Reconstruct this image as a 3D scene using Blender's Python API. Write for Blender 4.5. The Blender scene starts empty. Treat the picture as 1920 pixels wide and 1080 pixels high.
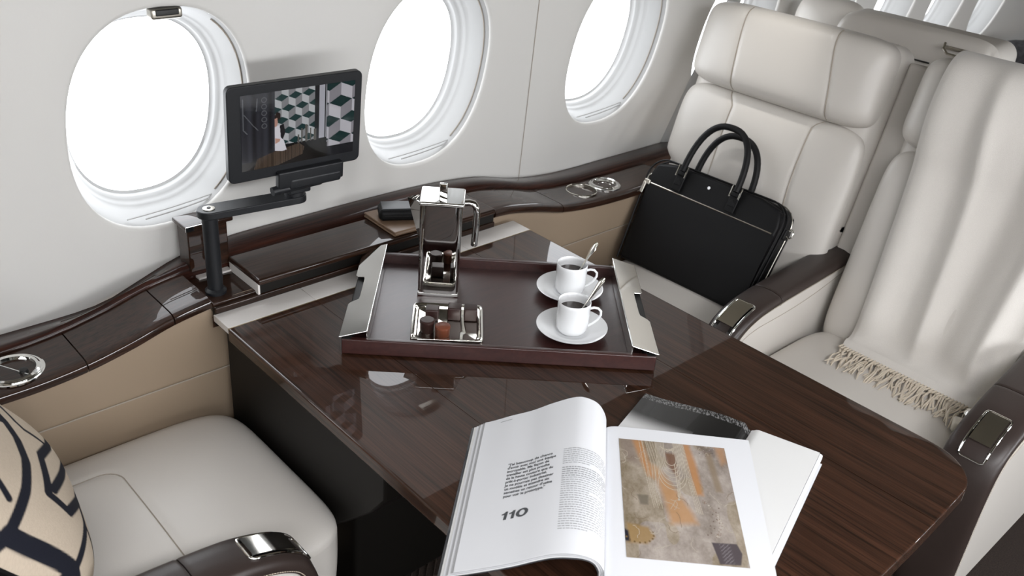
import bpy, math, random
import numpy as np
from mathutils import Vector, Matrix
random.seed(7); np.random.seed(7)
sc = bpy.context.scene
COL = sc.collection
R = math.radians

# ------------------------------------------------------------------ camera
cam_d = bpy.data.cameras.new('camera'); cam = bpy.data.objects.new('camera', cam_d); COL.objects.link(cam)
cam_d.sensor_width = 36.0; cam_d.lens = 1748.05 / 1920 * 36.0
cam_d.clip_start = 0.02; cam_d.clip_end = 60
_r = Vector((0.73552137, -0.67325148, 0.07576784)); _u = Vector((0.27650921, 0.40040183, 0.87362522)); _f = Vector((0.61850706, 0.62161951, -0.48066434))
cam.matrix_world = Matrix(((_r.x, _u.x, -_f.x, 0), (_r.y, _u.y, -_f.y, 0), (_r.z, _u.z, -_f.z, 1.5), (0, 0, 0, 1)))
cam_d.dof.use_dof = True; cam_d.dof.focus_distance = 1.52; cam_d.dof.aperture_fstop = 8
sc.camera = cam

# ------------------------------------------------------------------ world + exposure
W = bpy.data.worlds.new('world'); sc.world = W; W.use_nodes = True
bg = W.node_tree.nodes['Background']; bg.inputs[0].default_value = (0.93, 0.96, 1.0, 1); bg.inputs[1].default_value = 3.2
sc.view_settings.view_transform = 'Standard'; sc.view_settings.look = 'None'
sc.view_settings.gamma = 1.0; sc.view_settings.use_curve_mapping = False
sc.view_settings.exposure = 0.6
sc.cycles.use_denoising = True
sc.cycles.max_bounces = 10; sc.cycles.diffuse_bounces = 5; sc.cycles.glossy_bounces = 5; sc.cycles.transparent_max_bounces = 12
sc.cycles.sample_clamp_indirect = 6.0
sc.cycles.caustics_reflective = False; sc.cycles.caustics_refractive = False

def area(name, loc, direction, sx, sy, power, col=(1, 1, 1)):
    l = bpy.data.lights.new(name, 'AREA'); l.shape = 'RECTANGLE'; l.size = sx; l.size_y = sy; l.energy = power; l.color = col
    o = bpy.data.objects.new(name, l); COL.objects.link(o); o.location = loc
    o.rotation_euler = Vector(direction).to_track_quat('-Z', 'Y').to_euler()
    return o
YW = 1.43                      # window wall plane
YR = -0.87                     # opposite wall plane
# window centre x, half width, centre z
WIN = [(-0.50, .148, .977), (.040, .148, .977), (.5785, .148, .977), (1.110, .146, .977), (1.658, .153, .971), (2.135, .160, .961), (2.590, .142, .956), (3.005, .137, .946), (3.41, .137, .936), (3.82, .137, .926)]
HB = .189
for i, (cx, a, cz) in enumerate(WIN):          # daylight entering each window (lights just outside the panes)
    if i < 9:
        pt_ = area('window_portal', (cx, YW + .06, cz), (0, -1, 0), .25, .31, 1.0); pt_.data.cycles.is_portal = True
    area('daylight', (cx, YR - .16, cz + .03), (0, 1, -.25), .30, .36, 5.0, (.95, .97, 1.0))
# added overhead fill on the aisle side, neutral white, no lamp fitting there
area('overhead_fill', (.38, -.36, 1.70), (.05, .28, -1), 2.4, .30, 23, (.98, .98, 1.0))

area('forward_fill', (-1.6, .35, 1.15), (1, .1, -.15), 1.2, .9, 4.5, (.96, .98, 1.0))  # added fill from the forward end
rl = bpy.data.lights.new('reading_lamp', 'SPOT'); rl.energy = 9; rl.spot_size = R(26); rl.spot_blend = 1.0; rl.shadow_soft_size = .03; rl.color = (1, .98, .95)
rlo = bpy.data.objects.new('reading_lamp', rl); COL.objects.link(rlo); rlo.location = (1.55, 1.15, 1.72)
rlo.rotation_euler = (Vector((1.86, 1.10, .97)) - rlo.location).to_track_quat('-Z', 'Y').to_euler()

# ------------------------------------------------------------------ materials
def nt(name):
    m = bpy.data.materials.new(name); m.use_nodes = True
    return m, m.node_tree.nodes, m.node_tree.links, m.node_tree.nodes['Principled BSDF']
def addbump(n, l, b, scale, strength, dist=.001, detail=3, kind='NOISE', stretch=None):
    tc = n.new('ShaderNodeTexCoord'); src = tc.outputs['Object']
    if stretch:
        mp = n.new('ShaderNodeMapping'); mp.inputs['Scale'].default_value = stretch; l.new(src, mp.inputs[0]); src = mp.outputs[0]
    if kind == 'NOISE':
        t = n.new('ShaderNodeTexNoise'); t.inputs['Scale'].default_value = scale; t.inputs['Detail'].default_value = detail; out = t.outputs[0]
    elif kind == 'VORONOI':
        t = n.new('ShaderNodeTexVoronoi'); t.inputs['Scale'].default_value = scale; out = t.outputs['Distance']
    else:
        t = n.new('ShaderNodeTexWave'); t.inputs['Scale'].default_value = scale; out = t.outputs[0]
    l.new(src, t.inputs['Vector'])
    bp = n.new('ShaderNodeBump'); bp.inputs['Strength'].default_value = strength; bp.inputs['Distance'].default_value = dist
    l.new(out, bp.inputs['Height']); l.new(bp.outputs[0], b.inputs['Normal'])
def pm(name, col, rough, metal=0, coat=0, bump=None, spec=.5, mottle=0.0, mscale=8, sheen=0):
    m, n, l, b = nt(name)
    b.inputs['Base Color'].default_value = (*col, 1); b.inputs['Roughness'].default_value = rough; b.inputs['Metallic'].default_value = metal
    b.inputs['Coat Weight'].default_value = coat; b.inputs['Coat Roughness'].default_value = .03; b.inputs['Specular IOR Level'].default_value = spec
    b.inputs['Sheen Weight'].default_value = sheen
    if mottle:
        tc = n.new('ShaderNodeTexCoord'); t = n.new('ShaderNodeTexNoise'); t.inputs['Scale'].default_value = mscale; t.inputs['Detail'].default_value = 4
        l.new(tc.outputs['Object'], t.inputs['Vector'])
        r = n.new('ShaderNodeValToRGB'); k = mottle
        r.color_ramp.elements[0].position = .3; r.color_ramp.elements[1].position = .7
        r.color_ramp.elements[0].color = (*[c * (1 - k) for c in col], 1); r.color_ramp.elements[1].color = (*[min(1, c * (1 + k)) for c in col], 1)
        l.new(t.outputs[0], r.inputs[0]); l.new(r.outputs[0], b.inputs['Base Color'])
    if bump: addbump(n, l, b, *bump)
    return m
def wood(name, c0, c1, stretch, rough=.12, coat=1.0, ior=1.5):
    m, n, l, b = nt(name)
    tc = n.new('ShaderNodeTexCoord'); mp = n.new('ShaderNodeMapping'); mp.inputs['Scale'].default_value = stretch; l.new(tc.outputs['Object'], mp.inputs[0])
    t = n.new('ShaderNodeTexNoise'); t.inputs['Scale'].default_value = 1; t.inputs['Detail'].default_value = 6; t.inputs['Roughness'].default_value = .65; l.new(mp.outputs[0], t.inputs['Vector'])
    t2 = n.new('ShaderNodeTexNoise'); t2.inputs['Scale'].default_value = 4; t2.inputs['Detail'].default_value = 3; l.new(mp.outputs[0], t2.inputs['Vector'])
    mx = n.new('ShaderNodeMath'); mx.operation = 'MULTIPLY_ADD'; mx.inputs[1].default_value = .35; l.new(t2.outputs[0], mx.inputs[0])
    mm = n.new('ShaderNodeMath'); mm.operation = 'MULTIPLY'; mm.inputs[1].default_value = .65; l.new(t.outputs[0], mm.inputs[0]); l.new(mm.outputs[0], mx.inputs[2])
    r = n.new('ShaderNodeValToRGB'); r.color_ramp.elements[0].position = .36; r.color_ramp.elements[1].position = .66
    r.color_ramp.elements[0].color = (*c0, 1); r.color_ramp.elements[1].color = (*c1, 1)
    l.new(mx.outputs[0], r.inputs[0]); l.new(r.outputs[0], b.inputs['Base Color'])
    b.inputs['Roughness'].default_value = .45; b.inputs['Specular IOR Level'].default_value = .12; b.inputs['Coat Weight'].default_value = coat; b.inputs['Coat Roughness'].default_value = rough * .12; b.inputs['Coat IOR'].default_value = ior
    return m
def vcol(name, rough=.4, coat=0, emit=0, bump=None, spec=.5):
    m, n, l, b = nt(name)
    a = n.new('ShaderNodeVertexColor'); a.layer_name = 'Col'
    l.new(a.outputs[0], b.inputs['Base Color']); b.inputs['Roughness'].default_value = rough; b.inputs['Coat Weight'].default_value = coat
    b.inputs['Specular IOR Level'].default_value = spec
    if emit:
        l.new(a.outputs[0], b.inputs['Emission Color']); b.inputs['Emission Strength'].default_value = emit
    if bump: addbump(n, l, b, *bump)
    return m
M = {}
M['wall'] = pm('wall_vinyl', (.64, .63, .605), .55, bump=(260, .12, .0006))
M['reveal'] = pm('window_plastic', (.40, .40, .395), .40)
M['wood'] = wood('table_rosewood', (.012, .0055, .003), (.058, .024, .013), (120, 2.2, 120))
M['ledgewood'] = wood('ledge_rosewood', (.009, .004, .002), (.036, .014, .007), (2.5, 90, 90), ior=1.38)
M['trimwood'] = wood('trim_rosewood', (.008, .003, .002), (.040, .012, .007), (2.5, 90, 90), ior=1.24)
M['darkpanel'] = pm('dark_stained_panel', (.007, .006, .005), .5, spec=.25)
M['inlay'] = pm('pale_inlay', (.70, .67, .64), .45, bump=(400, .08, .0004))
M['gold'] = pm('inlay_line', (.45, .36, .22), .3, metal=.8)
M['leather'] = pm('ivory_leather', (.575, .545, .505), .36, bump=(520, .16, .0006))
M['seam'] = pm('leather_seam', (.34, .30, .25), .6)
M['beige'] = pm('beige_leather', (.29, .22, .155), .5, bump=(420, .14, .0006))
M['brown'] = pm('brown_leather', (.032, .022, .019), .40, bump=(480, .2, .0006))
M['stitch'] = pm('cream_stitch', (.55, .48, .38), .7)
M['black'] = pm('black_leather', (.006, .006, .0065), .50, bump=(600, .22, .0006), spec=.2)
M['blackplastic'] = pm('black_anodised', (.009, .010, .012), .42, spec=.4)
M['glassblack'] = pm('black_glass', (.006, .006, .007), .08, coat=1)
M['chrome'] = pm('chrome', (.80, .80, .78), .04, metal=1)
M['steel'] = pm('polished_steel', (.50, .49, .475), .03, metal=1)
M['silver'] = pm('silver', (.78, .76, .70), .10, metal=1)
M['silver2'] = pm('brushed_silver', (.55, .52, .46), .28, metal=1)
M['traywood'] = wood('tray_mahogany', (.030, .009, .008), (.050, .016, .013), (8, 60, 60), rough=2.8, coat=1.0, ior=1.5)
M['porc'] = pm('white_porcelain', (.82, .83, .84), .12, coat=.6)
M['coffee'] = pm('coffee', (.02, .009, .003), .05)
M['paper'] = pm('glossy_paper', (.765, .775, .80), .38, spec=.25)
M['paper2'] = pm('warm_paper', (.74, .74, .73), .45, spec=.3)
M['paperedge'] = pm('paper_edge_grey', (.42, .42, .43), .6)
M['cover'] = pm('glossy_dark_cover', (.03, .03, .035), .15, coat=.6)
M['ink'] = pm('ink', (.055, .06, .065), .5)
M['ink2'] = pm('ink_grey', (.30, .31, .32), .5)
M['carpet'] = pm('brown_carpet', (.030, .019, .014), .95, mottle=.4, mscale=300, bump=(420, .9, .004))
M['carpetrib'] = pm('brown_carpet_rib', (.045, .029, .021), .95, bump=(600, .9, .003))
M['blanket'] = pm('cream_wool', (.63, .60, .56), .9, bump=(900, .5, .0012), sheen=.3, mottle=.04, mscale=900)
M['fringe'] = pm('cream_fringe', (.58, .51, .41), .95, sheen=.2)
M['choc'] = pm('dark_chocolate', (.030, .012, .010), .38)
M['choc2'] = pm('milk_chocolate', (.17, .050, .024), .42)
M['tan'] = pm('tan_wallet_leather', (.21, .135, .085), .38, bump=(300, .2, .0006))
M['cream'] = pm('cream_plastic', (.60, .56, .48), .35)
M['ceil'] = pm('headliner', (.12, .105, .08), .8)
M['grey'] = pm('grey_bulkhead', (.22, .215, .20), .6)
M['rubber'] = pm('black_rubber', (.01, .01, .01), .5)
mg, n, l, b = nt('window_pane')
n.remove(b); tr = n.new('ShaderNodeBsdfTransparent'); gl = n.new('ShaderNodeBsdfGlossy'); gl.inputs['Roughness'].default_value = .02
mxs = n.new('ShaderNodeMixShader'); mxs.inputs[0].default_value = .05; l.new(tr.outputs[0], mxs.inputs[1]); l.new(gl.outputs[0], mxs.inputs[2])
l.new(mxs.outputs[0], n['Material Output'].inputs[0]); M['pane'] = mg

# ------------------------------------------------------------------ helpers
BASE = {}
def thing(name, label, cat, loc=(0, 0, 0), group=None, kind=None):
    o = bpy.data.objects.new(name, None); COL.objects.link(o); o.location = loc; o.empty_display_size = .03
    BASE[o] = Vector(loc); tag(o, label, cat, group, kind); return o
def tag(o, label=None, cat=None, group=None, kind=None):
    if label: o['label'] = label
    if cat: o['category'] = cat
    if group: o['group'] = group
    if kind: o['kind'] = kind
    return o
def obj(name, mb, mat, parent=None, smooth=True, bevel=0, label=None, kind=None, colors=None, seg=2, angle=35):
    """mb = (verts, faces) in world coordinates; parents only translate"""
    V, F = mb
    L = BASE.get(parent, Vector((0, 0, 0))) if parent else None
    if L is None:
        a = np.array(V); L = Vector(((a[:, 0].min() + a[:, 0].max()) / 2, (a[:, 1].min() + a[:, 1].max()) / 2, a[:, 2].min()))
        own = L
    else:
        own = L
    me = bpy.data.meshes.new(name); me.from_pydata([(v[0] - own.x, v[1] - own.y, v[2] - own.z) for v in V], [], F); me.validate(); me.update()
    o = bpy.data.objects.new(name, me); COL.objects.link(o); me.materials.append(mat)
    if parent: o.parent = parent
    else: o.location = own
    BASE[o] = own
    if smooth:
        me.polygons.foreach_set('use_smooth', [True] * len(me.polygons))
        if angle < 180:
            me.set_sharp_from_angle(angle=R(angle))
    if bevel:
        b_ = o.modifiers.new('bevel', 'BEVEL'); b_.width = bevel; b_.segments = seg; b_.limit_method = 'ANGLE'; b_.angle_limit = R(40)
    if colors is not None:
        ca = me.color_attributes.new('Col', 'FLOAT_COLOR', 'POINT'); arr = np.ones((len(V), 4), 'f'); arr[:, :3] = colors
        ca.data.foreach_set('color', arr.ravel())
    if label: o['label'] = label
    if kind: o['kind'] = kind
    return o
def join(*mbs):
    V, F = [], []
    for v, f in mbs:
        k = len(V); V += list(v); F += [tuple(i + k for i in q) for q in f]
    return V, F
def frame(o, ax, ay, az=None):
    o = np.array(o, float); ax = np.array(ax, float); ax /= np.linalg.norm(ax); ay = np.array(ay, float); ay /= np.linalg.norm(ay)
    az = np.cross(ax, ay) if az is None else np.array(az, float)
    az = az / np.linalg.norm(az)
    return lambda x, y, z: tuple(o + ax * x + ay * y + az * z)
def rotz(o, deg):
    c, s = math.cos(R(deg)), math.sin(R(deg))
    return frame(o, (c, s, 0), (-s, c, 0), (0, 0, 1))
ID = lambda x, y, z: (x, y, z)
def xf(mb, T):
    return [T(*v) for v in mb[0]], mb[1]
def rbox(c, h, r, n=3, T=None, deform=None, m=1):
    """rounded box: centre c, half sizes h, edge radius r"""
    r = min(r, *h) * .999
    V, F, D = [], [], {}
    def ticks(a):
        L = []
        for i in range(n + 1): L.append((-(h[a] - r), math.tan(-R(45) * (1 - i / n))))
        for i in range(1, m): L.append((-(h[a] - r) + 2 * (h[a] - r) * i / m, 0))
        for i in range(n + 1): L.append(((h[a] - r), math.tan(R(45) * i / n)))
        return L
    def vid(p):
        k = tuple(round(q, 6) for q in p)
        if k not in D:
            D[k] = len(V); q = (p[0] + c[0], p[1] + c[1], p[2] + c[2])
            V.append(q)
        return D[k]
    for a in range(3):
        b_, c_ = (a + 1) % 3, (a + 2) % 3
        tb, tcx = ticks(b_), ticks(c_)
        for s in (-1, 1):
            g = []
            for (pb, ob) in tb:
                row = []
                for (pc, oc) in tcx:
                    o = np.zeros(3); o[a] = s; o[b_] = ob; o[c_] = oc; o /= np.linalg.norm(o)
                    p = np.zeros(3); p[a] = s * (h[a] - r); p[b_] = pb; p[c_] = pc
                    p = p + o * r
                    if deform: p = np.array(deform(*p))
                    row.append(vid(p))
                g.append(row)
            for i in range(len(g) - 1):
                for j in range(len(g[0]) - 1):
                    q = (g[i][j], g[i + 1][j], g[i + 1][j + 1], g[i][j + 1])
                    if len(set(q)) < 3: continue
                    if s < 0: q = q[::-1]
                    F.append(tuple(dict.fromkeys(q)))
    if T: V = [T(*v) for v in V]
    return V, F
def box(c, h, T=None):
    V = [(c[0] + sx * h[0], c[1] + sy * h[1], c[2] + sz * h[2]) for sx in (-1, 1) for sy in (-1, 1) for sz in (-1, 1)]
    F = [(0, 1, 3, 2), (4, 6, 7, 5), (0, 4, 5, 1), (2, 3, 7, 6), (0, 2, 6, 4), (1, 5, 7, 3)]
    if T: V = [T(*v) for v in V]
    return V, F
def prism(poly, lo, hi, T=None):
    """polygon (x,y) extruded along z from lo to hi (through frame T)"""
    n_ = len(poly); V = [(x, y, lo) for x, y in poly] + [(x, y, hi) for x, y in poly]
    F = [tuple(range(n_))[::-1], tuple(range(n_, 2 * n_))] + [(i, (i + 1) % n_, n_ + (i + 1) % n_, n_ + i) for i in range(n_)]
    if T: V = [T(*v) for v in V]
    return V, F
def tube(pts, r, seg=8, closed=False, radii=None, flat=1.0, up=None):
    P = [Vector(p) for p in pts]; n_ = len(P); V, F = [], []
    t0 = (P[1] - P[0]).normalized(); a = Vector(up) if up else (Vector((0, 0, 1)) if abs(t0.z) < .9 else Vector((1, 0, 0)))
    nn = (a - t0 * a.dot(t0)).normalized()
    for i in range(n_):
        if closed: t = (P[(i + 1) % n_] - P[i - 1]).normalized()
        else: t = (P[min(i + 1, n_ - 1)] - P[max(i - 1, 0)]).normalized()
        nn = (nn - t * nn.dot(t)).normalized(); bb = t.cross(nn)
        rr = radii[i] if radii else r
        for k in range(seg):
            an = 2 * math.pi * k / seg
            V.append(tuple(P[i] + nn * (math.cos(an) * rr * flat) + bb * (math.sin(an) * rr)))
    m_ = n_ if closed else n_ - 1
    for i in range(m_):
        for k in range(seg):
            a_, b_ = i * seg + k, i * seg + (k + 1) % seg; c_, d_ = ((i + 1) % n_) * seg + (k + 1) % seg, ((i + 1) % n_) * seg + k
            F.append((a_, b_, c_, d_))
    if not closed:
        F.append(tuple(range(seg))[::-1]); F.append(tuple((n_ - 1) * seg + k for k in range(seg)))
    return V, F
def lathe(prof, seg=40, T=ID, close=False):
    V, F, rows = [], [], []
    for r_, z in prof:
        if r_ < 1e-6: rows.append([len(V)]); V.append(T(0, 0, z))
        else:
            rows.append(list(range(len(V), len(V) + seg)))
            V += [T(r_ * math.cos(2 * math.pi * k / seg), r_ * math.sin(2 * math.pi * k / seg), z) for k in range(seg)]
    prs = list(zip(rows, rows[1:])) + ([(rows[-1], rows[0])] if close else [])
    for a_, b_ in prs:
        for k in range(seg):
            k2 = (k + 1) % seg
            if len(a_) == 1 and len(b_) == 1: continue
            if len(a_) == 1: F.append((a_[0], b_[k], b_[k2]))
            elif len(b_) == 1: F.append((a_[k], b_[0], a_[k2]))
            else: F.append((a_[k], b_[k], b_[k2], a_[k2]))
    return V, F
def grid(fn, nu, nv, cu=False):
    V = [tuple(fn(i / (nu if cu else nu - 1), j / (nv - 1))) for i in range(nu) for j in range(nv)]
    F = []
    for i in range(nu if cu else nu - 1):
        for j in range(nv - 1):
            a_ = i * nv + j; b_ = ((i + 1) % nu) * nv + j
            F.append((a_, b_, b_ + 1, a_ + 1))
    return V, F
def slab(fn, nu, nv, th):
    """sheet with thickness th below its surface"""
    V, F = grid(fn, nu, nv); A = np.array(V).reshape(nu, nv, 3)
    du = np.gradient(A, axis=0); dv = np.gradient(A, axis=1); N = np.cross(du, dv); N /= np.linalg.norm(N, axis=2)[..., None] + 1e-12
    B = (A - N * th).reshape(-1, 3); k = len(V)
    V2 = V + [tuple(p) for p in B]; F2 = [f for f in F] + [tuple(q + k for q in f[::-1]) for f in F]
    bd = [i * nv for i in range(nu)] + [(nu - 1) * nv + j for j in range(1, nv)] + [i * nv + nv - 1 for i in range(nu - 2, -1, -1)] + [j for j in range(nv - 2, 0, -1)]
    for i in range(len(bd)):
        a_, b_ = bd[i], bd[(i + 1) % len(bd)]; F2.append((a_, a_ + k, b_ + k, b_))
    return V2, F2
def sm(x, a, b):
    t = min(1, max(0, (x - a) / (b - a))); return t * t * (3 - 2 * t)
def spl(x, xs, ys):
    """smooth (cosine-free, Catmull-Rom) interpolation"""
    if x <= xs[0]: return ys[0]
    if x >= xs[-1]: return ys[-1]
    i = max(j for j in range(len(xs) - 1) if xs[j] <= x); h = xs[i + 1] - xs[i]; t = (x - xs[i]) / h
    m0 = (ys[i + 1] - ys[max(i - 1, 0)]) / (xs[i + 1] - xs[max(i - 1, 0)]); j = min(i + 2, len(xs) - 1); m1 = (ys[j] - ys[i]) / (xs[j] - xs[i])
    return (2 * t**3 - 3 * t**2 + 1) * ys[i] + (t**3 - 2 * t**2 + t) * h * m0 + (-2 * t**3 + 3 * t**2) * ys[i + 1] + (t**3 - t**2) * h * m1

# ------------------------------------------------------------------ cabin shell
def oval(t, a, b_, e=.86):
    c, s = math.cos(t), math.sin(t)
    return a * math.copysign(abs(c) ** e, c), b_ * math.copysign(abs(s) ** e, s)
def wy(z):           # side wall leans in towards the ceiling
    return -.195 * (z - .76)
ZT = 1.37
def side_wall(name, Y, sgn):
    """sgn=+1: window wall at +y, -1: opposite wall"""
    V, F = [], []
    NS = 64
    edges = [-1.7] + [(WIN[i][0] + WIN[i + 1][0]) / 2 for i in range(len(WIN) - 1)] + [4.9]
    for i, (cx, a, cz) in enumerate(WIN):
        x0, x1, z0, z1 = edges[i], edges[i + 1], .50, ZT
        def rectpt(t):
            c, s = math.cos(t), math.sin(t)
            k = 1e9
            if c > 1e-9: k = min(k, (x1 - cx) / c)
            if c < -1e-9: k = min(k, (x0 - cx) / c)
            if s > 1e-9: k = min(k, (z1 - cz) / s)
            if s < -1e-9: k = min(k, (z0 - cz) / s)
            return cx + c * k, cz + s * k
        angs = sorted([2 * math.pi * k / NS for k in range(NS)] + [math.atan2(zz - cz, xx - cx) % (2 * math.pi) for xx in (x0, x1) for zz in (z0, z1)])
        n_ = len(angs); base = len(V)
        lips = [(1.0, .010), (1.0, .004), (1.012, .001), (1.04, 0.0)]
        rings = 5
        for t in angs:
            ox, oz = oval(t, a, HB)
            rx, rz = rectpt(t)
            for k, dep in lips:
                x, z = cx + ox * k, cz + oz * k
                V.append((x, Y + sgn * (wy(z) + dep), z))
            sx, sz = cx + ox * 1.04, cz + oz * 1.04
            for q in range(1, rings + 1):
                w = q / rings; x, z = sx + (rx - sx) * w, sz + (rz - sz) * w
                V.append((x, Y + sgn * wy(z), z))
        m_ = len(lips) + rings
        for i2 in range(n_):
            j2 = (i2 + 1) % n_
            for q in range(m_ - 1):
                f = (base + i2 * m_ + q, base + i2 * m_ + q + 1, base + j2 * m_ + q + 1, base + j2 * m_ + q)
                F.append(f if sgn > 0 else f[::-1])
    o = obj(name, (V, F), M['wall'], angle=60); tag(o, kind='structure'); return o
wl = side_wall('wall_left', YW, 1)
wr = side_wall('wall_right', YR, -1)
# fine vertical joints between the wall panels and the pilaster by the third window
for x, sl in ((1.428, -.14),):
    j = obj('panel_joint', grid(lambda u, v, x=x: (x + sl * .75 * u + (v - .5) * .0022, YW + wy(.68 + .68 * u) - .0006, .68 + .68 * u), 14, 2), M['seam'], wl)
pil = obj('pilaster', grid(lambda u, v: (1.950 + .15 * u + .062 * v, YW + wy(.66 + .70 * u) - .012 * math.sin(math.pi * v) ** .6, .66 + .70 * u), 14, 12), M['reveal'], wl)

def window(idx, cx, a, cz, Y, sgn, full):
    T = lambda x, d, z: (cx + x, Y + sgn * d, cz + z)
    TW = lambda x, d, z: (cx + x, Y + sgn * (d + wy(cz + z)), cz + z)
    rings = [(1.0, .008), (.985, .014), (.965, .026), (.925, .050), (.905, .060), (.898, .062), (.894, .068), (.875, .073), (.850, .078), (.845, .081), (.840, .089), (.815, .092)]
    NS = 72; V = []; F = []
    for k, d in rings:
        for q in range(NS):
            ox, oz = oval(2 * math.pi * q / NS, a * k, HB * k * (1.0 if k > .9 else .995))
            x, y, z = T(ox, d, oz); V.append((x, y + sgn * wy(z), z))
    for i in range(len(rings) - 1):
        for q in range(NS):
            f = (i * NS + q, (i + 1) * NS + q, (i + 1) * NS + (q + 1) % NS, i * NS + (q + 1) % NS); F.append(f if sgn > 0 else f[::-1])
    w = obj('window_%d' % idx, (V, F), M['reveal'], angle=50); tag(w, kind='structure')
    k = .822
    pv = [T(*[(p[0], .090, p[1])[j] for j in range(3)]) for p in [oval(2 * math.pi * q / NS, a * k, HB * k) for q in range(NS)]]
    pv = [(x, y + sgn * wy(z), z) for x, y, z in pv]
    obj('pane', (pv, [tuple(range(NS))]), M['pane'], w, smooth=False)
    if full:
        # shade slot in the lower sill: two shallow lips
        for (xa, za_), (xb, zb2), dd in (((-.060, -.1625), (.090, -.1490), .016), ((-.030, -.1680), (.088, -.1545), .013)):
            obj('shade_slot', tube([TW(xa + (xb - xa) * q, dd, za_ + (zb2 - za_) * q - .002 * math.sin(math.pi * q) - .008) for q in np.linspace(0, 1, 12)], .0013, 6), M['reveal'], w)
        # thin side gap where the shade slides
        pts = []
        for q in np.linspace(-.9, 1.0, 20):
            ox, oz = oval(q, a * .972, HB * .972); pts.append(T(ox, .018, oz))
        pts = [(x, y + sgn * wy(z), z) for x, y, z in pts]
        obj('shade_gap', tube(pts, .0012, 6), M['seam'], w)
    return w
for i, (cx, a, cz) in enumerate(WIN):
    w = window(i + 1, cx, a, cz, YW, 1, i in (2, 3, 4))
    if i in (2, 3, 4):
        zc = cz + HB * .955
        lt = obj('shade_latch', rbox((cx + .009, YW + wy(zc) + .014, zc - .003), (.024, .010, .008), .004), M['silver2'], w, label='small chrome shade latch at the top of the window')
        obj('latch_recess', rbox((cx + .009, YW + wy(zc) + .0065, zc - .001), (.018, .004, .0045), .002), M['rubber'], w)
for i, (cx, a, cz) in enumerate(WIN):
    window(len(WIN) + i + 1, cx, a, cz, YR, -1, False)

# ceiling vault
yl, yr_ = YW + wy(ZT), YR - wy(ZT)
def vault(u, v):
    an = math.pi * u; k = .62
    c = math.copysign(abs(math.cos(an)) ** k, math.cos(an)); s = abs(math.sin(an)) ** k
    return (-1.7 + 6.6 * v, (yl + yr_) / 2 + (yl - yr_) / 2 * c, ZT + .50 * s)
o = obj('ceiling', grid(vault, 40, 6), M['ceil'], angle=180); tag(o, kind='structure')
o = obj('floor', box((1.6, .28, -.02), (3.3, 1.2, .02)), M['carpet'], smooth=False); tag(o, kind='structure')
FL = o
rib = []
for k in range(36):                       # raised diagonal ribs of the carpet under and beside the table
    x = .45 + k * .022
    rib.append(tube([(x, .10, .001), (x + .25, .35, .001), (x, .60, .001), (x + .25, .85, .001), (x, 1.10, .001), (x + .12, 1.22, .001)], .003, 4))
obj('carpet_rib', join(*rib), M['carpetrib'], FL, kind='stuff')
def endwall(name, x, m):
    V = [(x, YR - .12, 0), (x, YW + .12, 0), (x, YW + .12, ZT)] + [(x, vault(u, 0)[1], vault(u, 0)[2]) for u in np.linspace(0, 1, 16)] + [(x, YR - .12, ZT)]
    o = obj(name, (V, [tuple(range(len(V)))]), m, smooth=False); tag(o, kind='structure'); return o
endwall('wall_back', -1.69, M['wall'])
endwall('wall_front', 4.88, M['grey'])
# lower side panels in beige leather (window side visible, other side for the reflections)
LZX = [-1.7, .246, .305, .372, .444, .507, .561, .60, 1.16, 1.20, 1.252, 1.33, 1.409, 1.515, 1.665, 4.9]
LZZ = [.661, .661, .662, .669, .684, .702, .711, .715, .720, .720, .716, .700, .680, .667, .662, .662]
def zl(x): return spl(x, LZX, LZZ)
def sp(u, v):
    x = -1.69 + 6.57 * u; top = zl(x) - .016
    return (x, 1.288 + .004 * math.sin(v * math.pi), top * v)
p = obj('wall_panel_left', grid(sp, 120, 10), M['beige'], angle=180); tag(p, kind='structure')
obj('stitch_seam', tube([(-1.0 + 5.5 * k / 60, 1.2865, .565 + .0) for k in range(61)], .0012, 6), M['seam'], p)
p2 = obj('wall_panel_right', grid(lambda u, v: (-1.69 + 6.57 * u, YR + .03, .66 * v), 4, 3), M['beige'], smooth=False); tag(p2, kind='structure')
p3 = obj('trim_right', rbox((1.6, YR + .06, .67), (3.25, .055, .014), .006), M['ledgewood']); tag(p3, kind='structure')

# ------------------------------------------------------------------ side ledge
LX = .5755     # left wing ends here; the middle bay follows
LG = thing('side_ledge', 'glossy dark rosewood ledge running below the windows behind the table', 'ledge', (.9, 1.33, .66))
def ledge_seg(x0, x1, name='ledge_panel', zoff=0.0, yb=1.378):
    prof = [(yb, -.016), (yb, 0), (1.290, 0.0), (1.280, -.0012), (1.2735, -.005), (1.2715, -.010), (1.2725, -.0165), (1.277, -.020)]
    nx = max(4, int((x1 - x0) / .012)); V = []; F = []
    for i in range(nx + 1):
        x = x0 + (x1 - x0) * i / nx; z = zl(x) + zoff
        V += [(x, y, z + dz) for y, dz in prof]
    n_ = len(prof)
    for i in range(nx):
        for q in range(n_):
            q2 = (q + 1) % n_; F.append((i * n_ + q, (i + 1) * n_ + q, (i + 1) * n_ + q2, i * n_ + q2))
    F.append(tuple(range(n_))[::-1]); F.append(tuple(nx * n_ + q for q in range(n_)))
    return obj(name, (V, F), M['ledgewood'], LG)
g = .0011
for a_, b_ in ((-1.6, .371 - g), (.371 + g, .512 - g), (.512 + g, LX), (1.2 + g, 1.405 - g), (1.405 + g, 1.80)):
    ledge_seg(a_, b_)
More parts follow.
